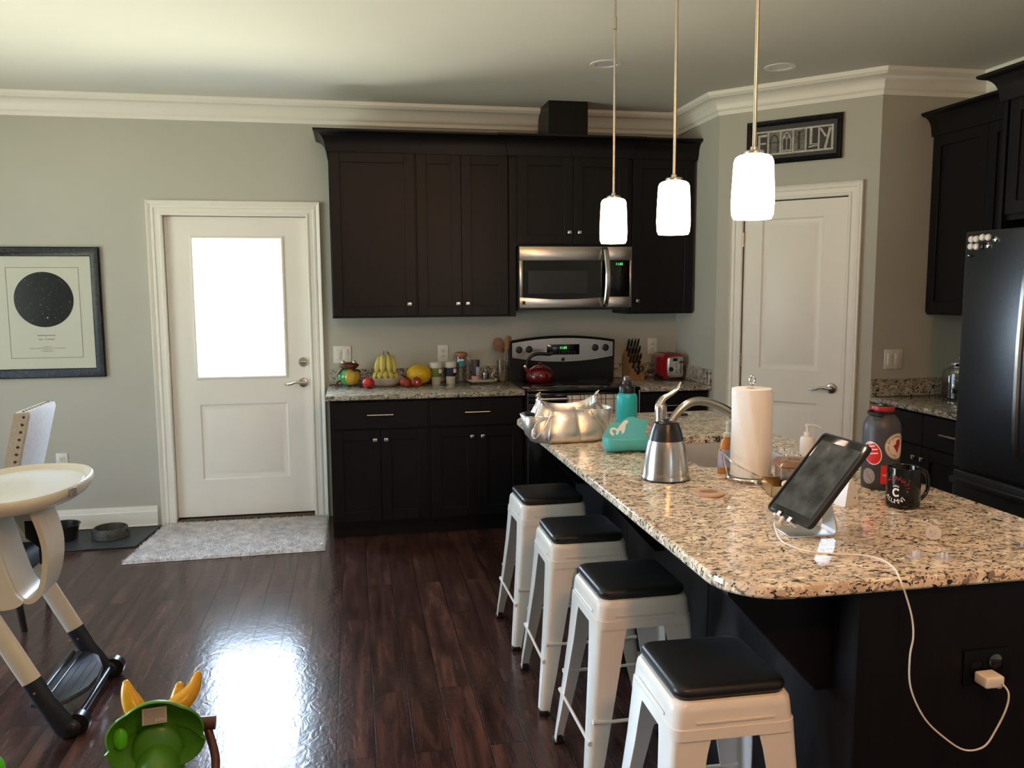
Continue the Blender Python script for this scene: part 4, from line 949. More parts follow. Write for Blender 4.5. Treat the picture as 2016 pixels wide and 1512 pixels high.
# soap bottles
t = thing('dish_soap_bottle', 'clear amber dish soap bottle behind the paper towel roll', 'bottle', (2.452, -3.106, CT))
b = MB(); R = [[(x * sx_, y * sx_, z) for x, y in rrect(-.034, .034, -.020, .020, .018, 5)] for z, sx_ in ((0, .9), (.004, 1), (.05, .95), (.085, .86), (.11, .70), (.125, .45), (.13, .40))]; b.loft(R); b.build('bottle_body', 'amber', t)
b = MB(); R = [[(x * sx_, y * sx_, z) for x, y in rrect(-.0345, .0345, -.0205, .0205, .018, 5)] for z, sx_ in ((.022, 1.0), (.05, .962), (.085, .875))]; b.loft(R, True, False, False); b.build('front_label', 'label_lav', t)
b = MB(); b.lathe([(.016, .128), (.016, .140), (.008, .144), (.007, .17), (.010, .172), (.008, .182), (.0001, .183)], 20); b.build('cap', 'cream', t)
t = thing('soap_dispenser', 'white pump soap dispenser beside the tablet', 'bottle', (2.905, -2.845, CT))
b = MB(); b.lathe([(.0001, 0), (.026, 0), (.028, .003), (.028, .055), (.024, .064), (.011, .068), (.011, .074)], 28); b.build('bottle_body', 'white_plastic', t)
b = MB(); b.lathe([(.014, .070), (.014, .082), (.006, .084), (.006, .105), (.010, .106), (.010, .112), (.0001, .113)], 20); b.tube([(0, 0, .109), (.03, -.01, .108), (.046, -.014, .100)], [.005, .004, .003], 8); b.build('pump', 'white_plastic', t)

o = MB().box(-.055, .055, -.022, .022, 0, .009, .003).build('remote_case', 'black', loc=(2.775, -1.825, CT)); o.rotation_euler = (0, 0, .15); tag(o, 'thin dark slab lying near the far edge of the island, right of the faucet', 'phone')

# brass tray with lidded clear box
t = thing('brass_tray', 'low brass-coloured rectangular tray behind the tablet', 'tray', (2.532, -3.412, CT), -.28)
b = MB(); hw_, hd = .085, .070
b.box(-hw_, hw_, -hd, hd, .001, .004); 
for q in ((-hw_, hw_, -hd, -hd + .003), (-hw_, hw_, hd - .003, hd), (-hw_, -hw_ + .003, -hd, hd), (hw_ - .003, hw_, -hd, hd)): b.box(q[0], q[1], q[2], q[3], .001, .034)
b.build('tray_body', 'gold', t)
t = thing('lidded_box', 'clear square canister with rose gold lid standing in the brass tray', 'container', (2.545, -3.385, CT + .0045), -.28)
b = MB(); R = [[(x, y, z) for x, y in rrect(-h, h, -h, h, .008, 4)] for h, z in ((.046, 0), (.049, .003), (.050, .078), (.048, .078), (.047, .006), (.02, .005))]; b.loft(R); b.build('clear_box', 'smoke', t)
b = MB(); b.box(-.045, .045, -.045, .045, .006, .030, .004); b.build('dark_contents', 'black', t)
b = MB(); R = [[(x, y, z) for x, y in rrect(-h, h, -h, h, .010, 4)] for h, z in ((.052, .076), (.056, .079), (.056, .084), (.050, .090), (.044, .096), (.020, .097))]; b.loft(R); b.box(-.016, .016, -.016, .016, .097, .0985, .001); b.build('lid', 'rose', t)
t = thing('drain_strainer', 'small white round stopper leaning on the brass tray edge', 'stopper', (2.470, -3.470, CT + .0345), 0)
b = MB(); b.lathe([(.0115, 0), (.012, .0015), (.011, .003), (.0001, .0035)], 24, T=T3(0, 0, .008, 1.15, 0, -.3)); b.build('disc', 'white_plastic', t)
b = MB(); b.cyl((0, .003, .006), (.009, .012, .018), .0016, n=8); b.build('pin', 'chrome', t)

# tablet leaning on its stand
BL = Vector((2.274, -3.723, .960)); U_ = Vector((.172, .013, .200)); W_ = Vector((.020, -.183, -.005))
Ul, Wl = U_.length, W_.length; ex = W_.normalized(); ey = (U_ - ex * U_.dot(ex)).normalized(); ez = ex.cross(ey)   # ez points out of the screen
t = thing('tablet', 'black cased tablet with smudged dark screen leaning on a metal stand', 'tablet', BL)
TM = Matrix((ex, ey, ez)).transposed().to_4x4()
b = MB(); b.M = TM; R = [[(x, y, z) for x, y in rrect(o, Wl - o, o, Ul - o, .013, 5)] for o, z in ((.004, -.016), (.0, -.012), (0, -.001), (.002, .0015), (.0045, .0015), (.0055, -.0005))]; b.loft(R)
b.build('rugged_case', 'black_matte', t)
b = MB(); b.M = TM
for q in (.16, .185, .205, .225): b.box(-.0035, .001, q, q + .013, -.010, -.003, .0012)
b.build('case_button', 'black_matte', t)
b = MB(); b.M = TM; b.box(.0055, Wl - .0055, .0055, Ul - .0055, -.004, -.0003, .001); b.build('bezel_glass', 'black_gloss', t)
b = MB(); b.M = TM; b.box(.014, Wl - .014, .024, Ul - .024, -.0003, -.0001); b.build('display', 'screen', t)
# stand
t = thing('tablet_stand', 'bent aluminium stand holding the tablet', 'stand', (2.335, -3.815, CT), -.05)
w1 = .044
b = MB(); b.box(-.060, .066, -w1, w1, 0, .005, .0015); b.build('base_plate', 'alu', t)
mid = BL + W_ * .5 + U_ * .42 - ez * .019; L0 = mid - Vector((2.335, -3.815, CT))
P = [(.064, .0025), (.070, .012), (.068, .03), (L0.x + .006, L0.z)]; b = MB()
b.loft([[(x, -w1 * .8, z), (x, w1 * .8, z), (x + .004, w1 * .8, z + .001), (x + .004, -w1 * .8, z + .001)] for x, z in P]); b.build('upright', 'alu', t)
lo = BL + W_ * .5 - ez * .019 - Vector((2.335, -3.815, CT)); eu = ey
q0 = lo - eu * .004; q1 = lo + eu * (Ul * .45)
b = MB(); b.loft([[(q.x, -w1 * .8, q.z), (q.x, w1 * .8, q.z), (q.x + .003, w1 * .8, q.z - .003), (q.x + .003, -w1 * .8, q.z - .003)] for q in (q0, q1)]); b.build('back_plate', 'alu', t)
b = MB(); k0 = q0 + ez * .026 - eu * .0
for s_ in (-.030, .030): b.loft([[(q.x, s_ - .008, q.z), (q.x, s_ + .008, q.z), (q.x - .002, s_ + .008, q.z - .003), (q.x - .002, s_ - .008, q.z - .003)] for q in (q0, k0, k0 + eu * .010)])
b.build('support_lip', 'white_plastic', t)
# charger: cable, adapter
def W3(*p): return Vector(p)
plug = BL + W_ * .40 - ez * .006
t = thing('charging_cable', 'white charging cable running from the tablet over the island edge', 'cable', (2.36, -4.0, CT))
o_ = Vector((2.36, -4.0, CT))
P = [plug - ey * .022, W3(2.258, -3.80, CT + .025), W3(2.240, -3.86, CT + .006), W3(2.238, -3.915, CT + .003), W3(2.262, -3.965, CT + .002), W3(2.315, -3.998, CT + .002), W3(2.372, -4.020, CT + .002), W3(2.396, -4.060, CT + .002), W3(2.385, -4.12, CT + .002), W3(2.362, -4.168, CT + .001), W3(2.358, -4.186, .902), W3(2.370, -4.185, .875), W3(2.386, -4.185, .827), W3(2.392, -4.185, .781), W3(2.386, -4.185, .734), W3(2.392, -4.185, .663), W3(2.430, -4.185, .588), W3(2.485, -4.185, .534), W3(2.535, -4.19, .502), W3(2.580, -4.195, .508), W3(2.604, -4.20, .548), W3(2.619, -4.21, .604), W3(2.622, -4.21, .640), W3(2.612, -4.20, .660)]
b = MB(); b.tube([p - o_ for p in smoothpath(P, 7)], .0021, 8); b.build('cord', 'cord', t)
b = MB(); b.tube([plug - ey * .024 - o_, plug - ey * .008 - o_], [.0028, .0045], 10); b.tube([plug - ey * .010 - o_, plug + ey * .002 - o_], .005, 10); b.build('connector', 'white_plastic', t)
q = BL + W_ * .22 - ez * .006 - ey * .004
o = MB().sph((0, 0, 0), (.005, .006, .006)).build('white_peg', 'white_plastic', t, loc=q - o_)
t = thing('power_adapter', 'white square charger plugged into the island end panel', 'charger', (2.598, -4.152, .660))
MB().box(-.024, .024, -.047, -.006, -.0135, .0135, .005, 3).build('body', 'cord', t)
MB().box(.012, .024, -.040, -.024, -.0190, -.0125, .002).build('socket_end', 'cord', t)
o = MB().lathe([(.017, 0), (.017, .004), (.012, .006), (.0001, .0065)], 20, T=T3(0, 0, 0, PI / 2)).build('safety_plug', 'smoke', loc=(2.632, -4.1525, .690)); tag(o, 'clear round safety cap on the black island outlet', 'outlet cover')
M['outlet_black'] = pmat('black_outlet_plastic', (.004, .004, .004), .5, spec=.2)
t = thing('island_outlet', 'black double outlet on the island end panel behind the charger', 'outlet', (2.615, -4.1462, .676))
MB().box(-.062, .062, -.005, 0, -.042, .042, .002).build('cover_plate', 'outlet_black', t)
for x in (-.03, .022):
    MB().box(x - .016, x + .016, -.0065, -.004, -.016, .016, .003).build('receptacle', 'outlet_black', t)

# white device behind the tablet
t = thing('baby_monitor', 'small white wedge-shaped device behind the tablet', 'device', (2.606, -3.575, CT), .35)
b = MB(); b.prism(smoothpath([(-.026, 0), (.030, 0), (.034, .012), (.022, .050), (.008, .078), (-.012, .076), (-.022, .040)], 4, True), -.018, .018, 'Y') if False else b.prism([(-.026, 0), (.030, 0), (.034, .008), (.026, .040), (.012, .072), (.0, .080), (-.012, .074), (-.020, .040)], -.020, .020, 'Y'); b.build('shell', 'white_plastic', t, 50)
b = MB(); b.lathe([(.0025, 0), (.0025, .001), (.0001, .0011)], 12, T=T3(.016, -.020, .022, PI / 2)); b.build('sensor_dot', 'black', t)

# dark bottle with stickers
BR_ = .057; BX, BY = 2.838, -3.400
t = bottle('sticker_bottle', 'large charcoal growler bottle covered in stickers beside the mug', (BX, BY, CT), [(.0001, 0), (.053, 0), (.0565, .004), (.057, .03), (.057, .190), (.055, .206), (.047, .224), (.036, .236), (.031, .240), (.0001, .241)], 'charcoal')
va = math.atan2(-5.765 - BY, 1.19 - BX)      # direction of the room's seating side, the stickers face it
def wrap(u0, v0, rr=BR_, a0=None, up=0):
    a0 = va if a0 is None else a0
    return lambda v: Vector(((rr + .0004 + up + v.z) * math.cos(a0 + (u0 + v.x) / rr), (rr + .0004 + up + v.z) * math.sin(a0 + (u0 + v.x) / rr), v0 + v.y))
def patch(b, poly, warp, th=.0003, cx=0, cy=0, rings=4):
    # filled convex outline wrapped on the cylinder
    poly = [(poly[i][0] + (poly[(i + 1) % len(poly)][0] - poly[i][0]) * q / 8, poly[i][1] + (poly[(i + 1) % len(poly)][1] - poly[i][1]) * q / 8) for i in range(len(poly)) for q in range(8)] if len(poly) < 12 else poly
    P = [(cx, cy)]; n_ = len(poly); fs = []; vs_ = [warp(Vector((cx, cy, th)))]
    for k in range(1, rings + 1):
        vs_ += [warp(Vector((cx + (x - cx) * k / rings, cy + (y - cy) * k / rings, th))) for x, y in poly]
    for j in range(n_): fs.append([0, 1 + j, 1 + (j + 1) % n_])
    for k in range(1, rings):
        for j in range(n_): a_ = 1 + (k - 1) * n_; c_ = 1 + k * n_; fs.append([a_ + j, c_ + j, c_ + (j + 1) % n_, a_ + (j + 1) % n_])
    b.add(vs_, fs)
def circ(r_, n_=40, sx=1, sy=1, rot=0): return [(r_ * sx * math.cos(a) * math.cos(rot) - r_ * sy * math.sin(a) * math.sin(rot), r_ * sx * math.cos(a) * math.sin(rot) + r_ * sy * math.sin(a) * math.cos(rot)) for a in [2 * PI * k / n_ for k in range(n_)]]
w_ = wrap(-.026, .118); b = MB(); patch(b, circ(.033, sx=.86, sy=1.15, rot=.35), w_); st = b.build('oval_sticker', 'sticker_white', t, 0)
b = MB(); patch(b, circ(.0300, sx=.86, sy=1.15, rot=.35), w_, .0006); b.build('red_field', 'sticker_red', st, 0)
b = MB()
for k, (x0, x1, y) in enumerate([(-.014, .004, .028), (-.022, .008, .018), (-.024, .016, .008), (-.014, .018, -.004)]):
    pts = [(x0, y - .0018), (x1, y - .0018 + .006), (x1, y + .0018 + .006), (x0, y + .0018)]; patch(b, pts, w_, .0009, (x0 + x1) / 2, y + .003, 2)
b.text('ENOUGH', .0075, T3(-.002, -.0165, .0009, 0, 0, .25), .0001, w_) if False else None
b.build('white_stripe', 'sticker_white', st, 0)
w_ = wrap(.0515, .142); b = MB(); patch(b, circ(.0410), w_); st = b.build('round_sticker', 'sticker_cream', t, 0)
b = MB()
for a in range(40): 
    a0_, a1_ = 2 * PI * a / 40, 2 * PI * (a + 1) / 40; q = [(.0392 * math.cos(a0_), .0392 * math.sin(a0_)), (.0392 * math.cos(a1_), .0392 * math.sin(a1_)), (.0384 * math.cos(a1_), .0384 * math.sin(a1_)), (.0384 * math.cos(a0_), .0384 * math.sin(a0_))]
    b.add([w_(Vector((x, y, .0006))) for x, y in q], [[0, 1, 2, 3]])
txt = 'Services Aftermarket Am'
for k, ch in enumerate(txt):
    a = math.radians(262 - k * 11.6)
    if ch != ' ': b.text(ch, .0120, T3(.0320 * math.cos(a), .0320 * math.sin(a), .0006, 0, 0, a - PI / 2), .0001, w_)
b.build('ring_lettering', 'black', st, 0)
b = MB(); patch(b, [(.002, -.022), (.006, -.008), (.014, .006), (.013, .018), (.006, .023), (-.004, .019), (-.006, .007), (-.015, .003), (-.008, -.008)], w_, .0007, .0, .002, 2); b.build('red_emblem', 'dark_red', st, 0)
w_ = wrap(-.036, .043); b = MB(); patch(b, circ(.0240, sx=.9, sy=1.05), w_); st = b.build('grey_sticker', 'sticker_grey', t, 0)
b = MB(); patch(b, circ(.0025), w_, .0006); b.build('red_dot', 'sticker_red', st, 0)
b = MB()
pts = [(-.013, .016), (-.012, .0165), (.013, -.0135), (.012, -.0145)]; patch(b, pts, w_, .0005, 0, 0, 2); b.build('thin_line', 'mat_grey', st, 0)
w_ = wrap(.020, .052); b = MB(); patch(b, [(-.018, -.03), (.03, -.03), (.03, .03), (-.018, .03)], w_, .0003, .005, 0, 8); st = b.build('red_sticker', 'sticker_red', t, 0)
b = MB(); b.text('NO', .011, T3(-.004, -.002, .0006), .0001, w_); b.build('sticker_text', 'sticker_white', st, 0)
b = MB(); b.lathe([(.033, .236), (.034, .240), (.034, .262), (.031, .266), (.0001, .267)], 32); b.build('cap', 'black', t)
b = MB(); a_ = va - 1.0; 
b.lathe([(.0345, .249), (.0352, .251), (.0352, .262), (.0345, .264)], 32); b.build('cap_band', 'dark_red', t)
b = MB(); T_ = T3(.040 * math.cos(va - .55), .040 * math.sin(va - .55), 0)
b.tube([(.021 * math.cos(k * PI / 14), .021 * math.sin(k * PI / 14), 0) for k in range(28)], .0045, 8, True, T=T_ @ T3(0, 0, .243, .25, 0, 0))
b.box(-.010, .010, -.012, .012, .262, .272, .003, T=T3(.012 * math.cos(va), .012 * math.sin(va), 0)); b.build('carry_loop', 'black', t)

# mug
MR = .047; MX, MY = 2.757, -3.628
t = thing('coffee_mug', 'black glossy mug with red and white lettering and ring handle', 'mug', (MX, MY, CT))
b = MB(); b.lathe([(.0001, 0), (.041, 0), (.045, .003), (.047, .008), (.047, .115), (.0465, .118), (.0445, .118), (.043, .115), (.043, .012), (.038, .007), (.0001, .006)], 56); b.build('mug_body', 'mug', t, 50)
ha = math.radians(8); P = [(.043, .098), (.062, .104), (.083, .092), (.092, .066), (.088, .038), (.070, .018), (.052, .020), (.043, .028)]
P = smoothpath([(r_ * math.cos(ha), r_ * math.sin(ha), z) for r_, z in P], 5)
b = MB(); b.tube(P, .0062, 12); b.build('handle', 'mug', t, 60)
ma = math.atan2(-5.765 - MY, 1.19 - MX) + .06
w_ = wrap(-.024, .050, MR, ma)
b = MB()
for k, ch in enumerate('CINCINNATI'):
    a = math.radians(168 - k * 17.3); b.text(ch, .0155, T3(.034 * math.cos(a), .006 + .034 * math.sin(a), .0001, 0, 0, a - PI / 2), .0001, w_)
b.build('red_lettering', 'dark_red', t, 0)
b = MB()
for k, ch in enumerate('ALUMNI'):
    a = math.radians(222 + k * 18.5); b.text(ch, .0185, T3(.0335 * math.cos(a), .006 + .0335 * math.sin(a), .0001, 0, 0, a + PI / 2), .0001, w_)
b.build('white_lettering', 'white_print', t, 0)
b = MB(); pts0 = []
def cshape(r0, r1, n_=14): 
    A = [math.radians(55 + (305 - 55) * k / n_) for k in range(n_ + 1)]
    return [((r0 * .78) * math.cos(a), r0 * math.sin(a)) for a in A], [((r1 * .78) * math.cos(a) + .0012, r1 * math.sin(a)) for a in A]
o1, i1 = cshape(.0128, .0078)
vs_ = [w_(Vector((x + .002, y - .001, .0004))) for x, y in o1 + i1]; n_ = len(o1)
b.add(vs_, [[j, j + 1, n_ + j + 1, n_ + j] for j in range(n_ - 1)])
for (x, y) in ((.0085, .0075), (.0085, -.0095)): b.add([w_(Vector((x + q[0], y + q[1], .0004))) for q in ((-.002, -.003), (.002, -.003), (.002, .003), (-.002, .003))], [[0, 1, 2, 3]])
for k in range(5):
    x = -.006 + k * .0035; y = .0155 + (.002 if k in (1, 2, 3) else .0); b.add([w_(Vector((x + q[0], y + q[1], .0004))) for q in ((-.0008, -.002), (.0010, -.002), (.0024, .0035), (.0006, .003))], [[0, 1, 2, 3]])
b.build('letter_emblem', 'white_print', t, 0)
for a in (186, 354):
    q = MB(); patch(q, circ(.0013, 10), wrap(-.024 + .033 * math.cos(math.radians(a)), .050 + .008 + .031 * math.sin(math.radians(a)), MR, ma), .0004); q.build('print_dot', 'white_print', t, 0)

# clear outlet caps
def cap(x, y, rx, rz, lab):
    t = thing('safety_plug', lab, 'outlet cover', (x, y, CT), rz, 'clear plastic outlet caps on the island')
    T_ = T3(0, 0, .019 * abs(math.sin(rx)) + .001, rx)
    b = MB(); b.lathe([(.0001, 0), (.0185, 0), (.019, .001), (.0185, .0022), (.0001, .0024)], 28, T=T_); b.build('disc', 'cap', t)
    b = MB()
    for s_ in (-.006, .006): b.box(s_ - .0008, s_ + .0008, -.0035, .0035, .002, .016, T=T_)
    b.cyl((0, -.009, .002), (0, -.009, .016), .0022, n=8, T=T_); b.build('prongs', 'cap', t)
M['cap'] = pmat('translucent_white_plastic', (.78, .74, .76), .2, alpha=.6, var=.01)
cap(2.487, -4.052, 0, .5, 'clear outlet cap lying prongs up, nearest the cable')
cap(2.545, -4.078, 0, 0, 'clear outlet cap lying prongs up, nearest the island edge')
cap(2.625, -3.935, 1.0, -.9, 'clear outlet cap tipped on its side below the mug')
cap(2.222, -3.760, 1.25, 1.2, 'clear outlet cap propped beside the lower left corner of the tablet')
t = thing('keys', 'small bunch of metal keys at the right side of the island top', 'keys', (2.790, -4.055, CT), .4)
b = MB(); b.tube([(.012 * math.cos(k * PI / 10), .012 * math.sin(k * PI / 10), .008 + .004 * math.cos(k * PI / 10)) for k in range(20)], .0014, 6, True); b.build('key_ring', 'chrome', t)
for k, a in enumerate((.2, 1.1, 2.3)):
    b = MB(); b.lathe([(.010, 0), (.010, .002)], 16, T=T3(.016 * math.cos(a), .016 * math.sin(a), .002 + .003 * k)); b.box(.008, .045, -.003, .003, .0, .002, T=T3(.016 * math.cos(a), .016 * math.sin(a), .002 + .003 * k, 0, 0, a)); b.build('key', 'chrome' if k else 'black', t)

# ------------------------------------------------------------------ things on the back worktops
# glass frog
t = thing('frog_figurine', 'green and yellow glass frog figurine with brown head, left end of the worktop', 'figurine', (1.150, -.125, CT))
b = MB(); b.sph((0, 0, .066), (.076, .062, .064), 32, 20); b.build('round_body', 'green_glass', t, 60)
b = MB(); b.sph((.010, -.014, .066), (.062, .056, .058), 28, 18); b.build('belly', 'yellow_glass', t, 60)
b = MB(); b.sph((0, -.015, .142), (.066, .046, .022), 28, 14); b.sph((0, -.020, .134), (.060, .043, .018), 24, 12); b.build('head', 'frog', t, 60)
hd_ = t.children[-1]
for s_ in (-1, 1): b = MB(); b.sph((s_ * .036, -.030, .161), (.014, .014, .013), 18, 12); b.build('eye', 'gold', hd_, 60)
b = MB(); b.tube(smoothpath([(.030, -.030, .128), (.020, -.055, .118), (.038, -.050, .112), (.052, -.020, .108), (.070, .010, .095)], 4), [.008] * 17, 8)
b.build('arm', 'frog', t)
b = MB(); b.tube(smoothpath([(-.030, -.020, .126), (-.062, -.030, .100), (-.080, -.030, .080)], 4), .0065, 8); b.build('arm', 'frog', t)
for s_ in (-1, 1):
    b = MB(); b.tube(smoothpath([(s_ * .050, -.030, .045), (s_ * .082, -.035, .030), (s_ * .075, -.050, .006)], 4), .007, 8)
    for q in (-.012, 0, .012): b.sph((s_ * .078 + q, -.066, .005), (.006, .011, .005), 10, 6)
    b.build('foot', 'frog', t)
def fruit(name, lab, cat, loc, r_, mat, grp=None, squash=.92):
    t = thing(name, lab, cat, loc, random.random() * 6, grp); n_ = 14
    prof = [(max(.00005, r_ * math.sin(PI * i / n_) * (1 + .04 * math.cos(PI * i / n_))), r_ * squash * (1 - math.cos(PI * i / n_)) - (.010 * math.exp(-((i - n_) / 1.6) ** 2)) ) for i in range(n_ + 1)]
    b = MB(); b.lathe(prof, 24); b.build('flesh', mat, t, 70)
    b = MB(); b.cyl((0, 0, r_ * 1.80 - .010), (.002, 0, r_ * 1.93), .0022, n=7); b.build('stem', 'darkwood', t); return t
fruit('apple', 'shiny red apple in front of the banana bowl', 'fruit', (1.272, -.285, CT), .0405, 'tomato')
fruit('nectarine', 'dark red nectarine touching the melon, left of the pair', 'fruit', (1.514, -.262, CT), .0370, 'nectar')
t_ = fruit('nectarine', 'mottled orange-red nectarine with a sticker, right of the pair', 'fruit', (1.583, -.276, CT), .0375, 'nectar')
b = MB(); b.lathe([(.006, 0), (.0001, .0006)], 14, T=T3(0, 0, 0, PI / 2)); o = b.build('fruit_sticker', 'sticker_white', t_); o.location = Vector((-.0, -.0382, .036)); o.parent = t_; t_.rotation_euler = (0, 0, 0)
# bowl of bananas
t = thing('fruit_bowl', 'low white oval bowl full of bananas', 'bowl', (1.388, -.145, CT))
b = MB(); b.lathe([(.0001, 0), (.060, 0), (.070, .002), (.098, .026), (.110, .048), (.116, .054), (.116, .057), (.108, .055), (.094, .030), (.066, .008), (.0001, .007)], 48, sy=.92); b.build('bowl_body', 'ceramic', t, 50)
def banana(loc, rz, L_, bend, tilt, lab):
    t = thing('banana', lab, 'fruit', loc, rz, 'bananas heaped in the white bowl')
    P = []; rr = []
    for i in range(17):
        u = i / 16; a = bend * (u - .5); x = 0; yy = -math.cos(a) * L_ / bend + math.cos(bend / 2) * L_ / bend; z = math.sin(a) * L_ / bend
        P.append(Vector((0, yy, z + L_ / 2))); rr.append(.0205 * min(1, .30 + 3.2 * u) * (1 if u < .80 else max(.22, 1 - (u - .80) * 5.5)) if i else .006)
    T_ = T3(0, 0, 0, tilt); b = MB(); b.tube(P, rr, 8, T=T_); b.build('peel', 'banana', t, 40)
    b = MB(); d = (P[-1] - P[-2]).normalized(); b.tube([P[-1] - d * .004, P[-1] + d * .020, P[-1] + d * .026], [.0046, .0040, .0055], 7, T=T_); b.build('stem', 'banana_g', t)
    b = MB(); b.sph(P[0], (.0065, .0065, .005), 8, 6, T=T_); b.build('blossom_end', 'dark_tip', t); return t
bl = ['leftmost of the upright bananas', 'second of the upright bananas from the left', 'third of the upright bananas from the left', 'rightmost of the upright bananas']
for k, (x, y, z, rz, ti) in enumerate([(-.060, -.046, .082, -.55, -.58), (-.022, -.056, .088, -.18, -.46), (.024, -.056, .088, .10, -.46), (.058, -.044, .084, .45, -.50)]):
    banana((1.388 + x, -.145 + y, CT + z), rz, .140, 1.1, ti, 'yellow banana standing in the bowl, ' + bl[k])
for k, (x, y, z, rz, ti, q) in enumerate([(-.082, -.035, .046, -.9, -.95, 'left rim'), (-.045, -.068, .048, -.35, -1.0, 'front left'), (-.004, -.078, .048, 0, -1.0, 'front middle'), (.038, -.070, .048, .35, -1.0, 'front right'), (.078, -.040, .046, .9, -.95, 'right rim')]):
    banana((1.388 + x, -.145 + y, CT + z), rz, .12, .8, ti, 'yellow banana lying low in the bowl at the ' + q)
t = thing('melon', 'round yellow melon beside the banana bowl', 'fruit', (1.612, -.135, CT), .3)
b = MB(); b.sph((0, 0, .068), (.086, .078, .068), 36, 22); b.build('rind', 'melon', t, 70)
b = MB(); b.lathe([(.005, 0), (.004, .001), (.0001, .0012)], 12, T=T3(.040, -.064, .045, 1.5, 0, .6)); b.build('stem_scar', 'dark_tip', t)
def tumbler(x, y, mat, col):
    t = thing('travel_cup', 'cream travel cup with %s silicone band and hanging tea tag' % col, 'cup', (x, y, CT))
    b = MB(); b.lathe([(.0001, 0), (.029, 0), (.030, .002), (.034, .060), (.037, .110), (.0375, .112)], 36); b.build('cup_body', 'cream', t, 50)
    b = MB(); b.lathe([(.0340, .050), (.0358, .052), (.0392, .105), (.0388, .108), (.036, .108)], 36); b.build('sleeve', mat, t)
    b = MB(); b.lathe([(.0375, .110), (.0405, .112), (.0418, .142), (.0405, .146), (.036, .147), (.035, .143), (.0001, .142)], 36); b.build('lid', 'cream', t)
    b = MB(); b.box(-.012, .012, -.0012, .0012, -.014, .014, .001, T=T3(.026, -.033, .088, 0, 0, .5)); b.build('tea_tag', 'white_print', t)
    b = MB(); b.tube([(.024, -.030, .147), (.026, -.034, .125), (.026, -.0345, .102)], .0006, 4); b.build('string', 'white_print', t); return t
tumbler(1.728, -.122, 'silicone_green', 'green'); tumbler(1.829, -.110, 'silicone_navy', 'navy')
# swing-top jar
t = thing('glass_jar', 'clip-top glass jar with cork lid and turquoise label behind the navy cup', 'jar', (1.905, -.068, CT))
b = MB(); b.lathe([(.0001, 0), (.038, 0), (.042, .004), (.042, .150), (.038, .164), (.037, .178), (.040, .180), (.036, .180), (.035, .165), (.039, .150), (.039, .006), (.0001, .004)], 36); b.build('jar_body', 'glass', t, 50)
b = MB(); b.lathe([(.036, .176), (.046, .184), (.047, .192), (.040, .206), (.020, .211), (.0001, .212)], 32); b.build('lid', 'cork', t)
b = MB(); b.tube(smoothpath([(-.045, -.006, .165), (-.052, -.010, .180), (-.050, -.012, .200)], 4), .002, 6); b.tube(smoothpath([(.044, -.006, .175), (.056, -.020, .150), (.040, -.040, .128), (.018, -.046, .130)], 5), .002, 6); b.tube([(.0435 * math.cos(k * PI / 14), .0435 * math.sin(k * PI / 14), .166) for k in range(28)], .0016, 6, True); b.build('wire_clasp', 'chrome', t)
b = MB(); R = [[(.0428 * math.cos(a), .0428 * math.sin(a), z) for z in (.115, .158)] for a in [math.radians(-115 + k * 6) for k in range(9)]]; b.loft(R, False); b.build('label', 'sky_blue', t)
b = MB(); R = [[(.0430 * math.cos(a), .0430 * math.sin(a), z) for z in (.152, .163)] for a in [math.radians(-115 + k * 6) for k in range(9)]]; b.loft(R, False); b.build('label_top', 'white_print', t)
# dish with small bottles
t = thing('trinket_dish', 'shallow wavy white dish holding a tube and small glass bottles', 'dish', (2.043, -.115, CT))
R = []
for k, (sc_, z) in enumerate(((.05, .002), (.6, .002), (.85, .006), (1.0, .016), (1.02, .018), (1.0, .020), (.85, .010), (.6, .006), (.05, .006))):
    R.append([(.104 * sc_ * (abs(math.cos(a)) ** .7) * (1 if math.cos(a) > 0 else -1), .060 * sc_ * (abs(math.sin(a)) ** .7) * (1 if math.sin(a) > 0 else -1), z + (.004 * math.sin(a * 4 + 1) * sc_ ** 4)) for a in [2 * PI * j / 48 for j in range(48)]])
b = MB(); b.loft(R); b.build('dish_body', 'ceramic', t, 60)
t = thing('cream_tube', 'dark navy squeeze tube with pale pink cap standing in the dish', 'tube', (2.000, -.110, CT + .0075))
b = MB(); b.lathe([(.0001, 0), (.024, 0), (.025, .002), (.0245, .040), (.0001, .040)], 28, sx=1.1); b.build('cap', 'pink', t)
b = MB(); R = [[(.028 * math.cos(a) * wx, .020 * math.sin(a) * wy, z) for a in [2 * PI * j / 28 for j in range(28)]] for z, wx, wy in ((.041, .9, 1), (.05, 1, 1), (.10, 1.03, .6), (.142, 1.08, .12), (.150, 1.08, .10))]; b.loft(R); b.build('tube_body', 'navy', t)
MB().box(.002, .024, -.0190, -.0150, .045, .105, .001, T=T3(0, 0, 0, .09)).build('label', 'label_lav', t)
t = thing('cruet', 'small clear glass cruet with stopper standing in the dish', 'bottle', (2.070, -.115, CT + .0075))
b = MB(); b.lathe([(.0001, 0), (.024, 0), (.026, .003), (.026, .050), (.018, .072), (.013, .080), (.013, .092), (.011, .092), (.011, .080), (.016, .070), (.023, .048), (.023, .006), (.0001, .005)], 28); b.build('bottle_body', 'smoke', t)
b = MB(); b.lathe([(.010, .086), (.014, .094), (.010, .104), (.006, .108), (.007, .116), (.0001, .118)], 20); b.build('stopper', 'glass', t)
b = MB(); b.lathe([(.0235, .046), (.0265, .047), (.0265, .062), (.022, .066)], 24); b.build('neck_band', 'steel', t)
t = thing('salt_shaker', 'tiny clear glass shaker at the right end of the dish', 'shaker', (2.118, -.120, CT + .011))
b = MB(); b.lathe([(.0001, 0), (.015, 0), (.016, .002), (.015, .045), (.012, .056), (.0001, .058)], 20); b.build('bottle_body', 'smoke', t)
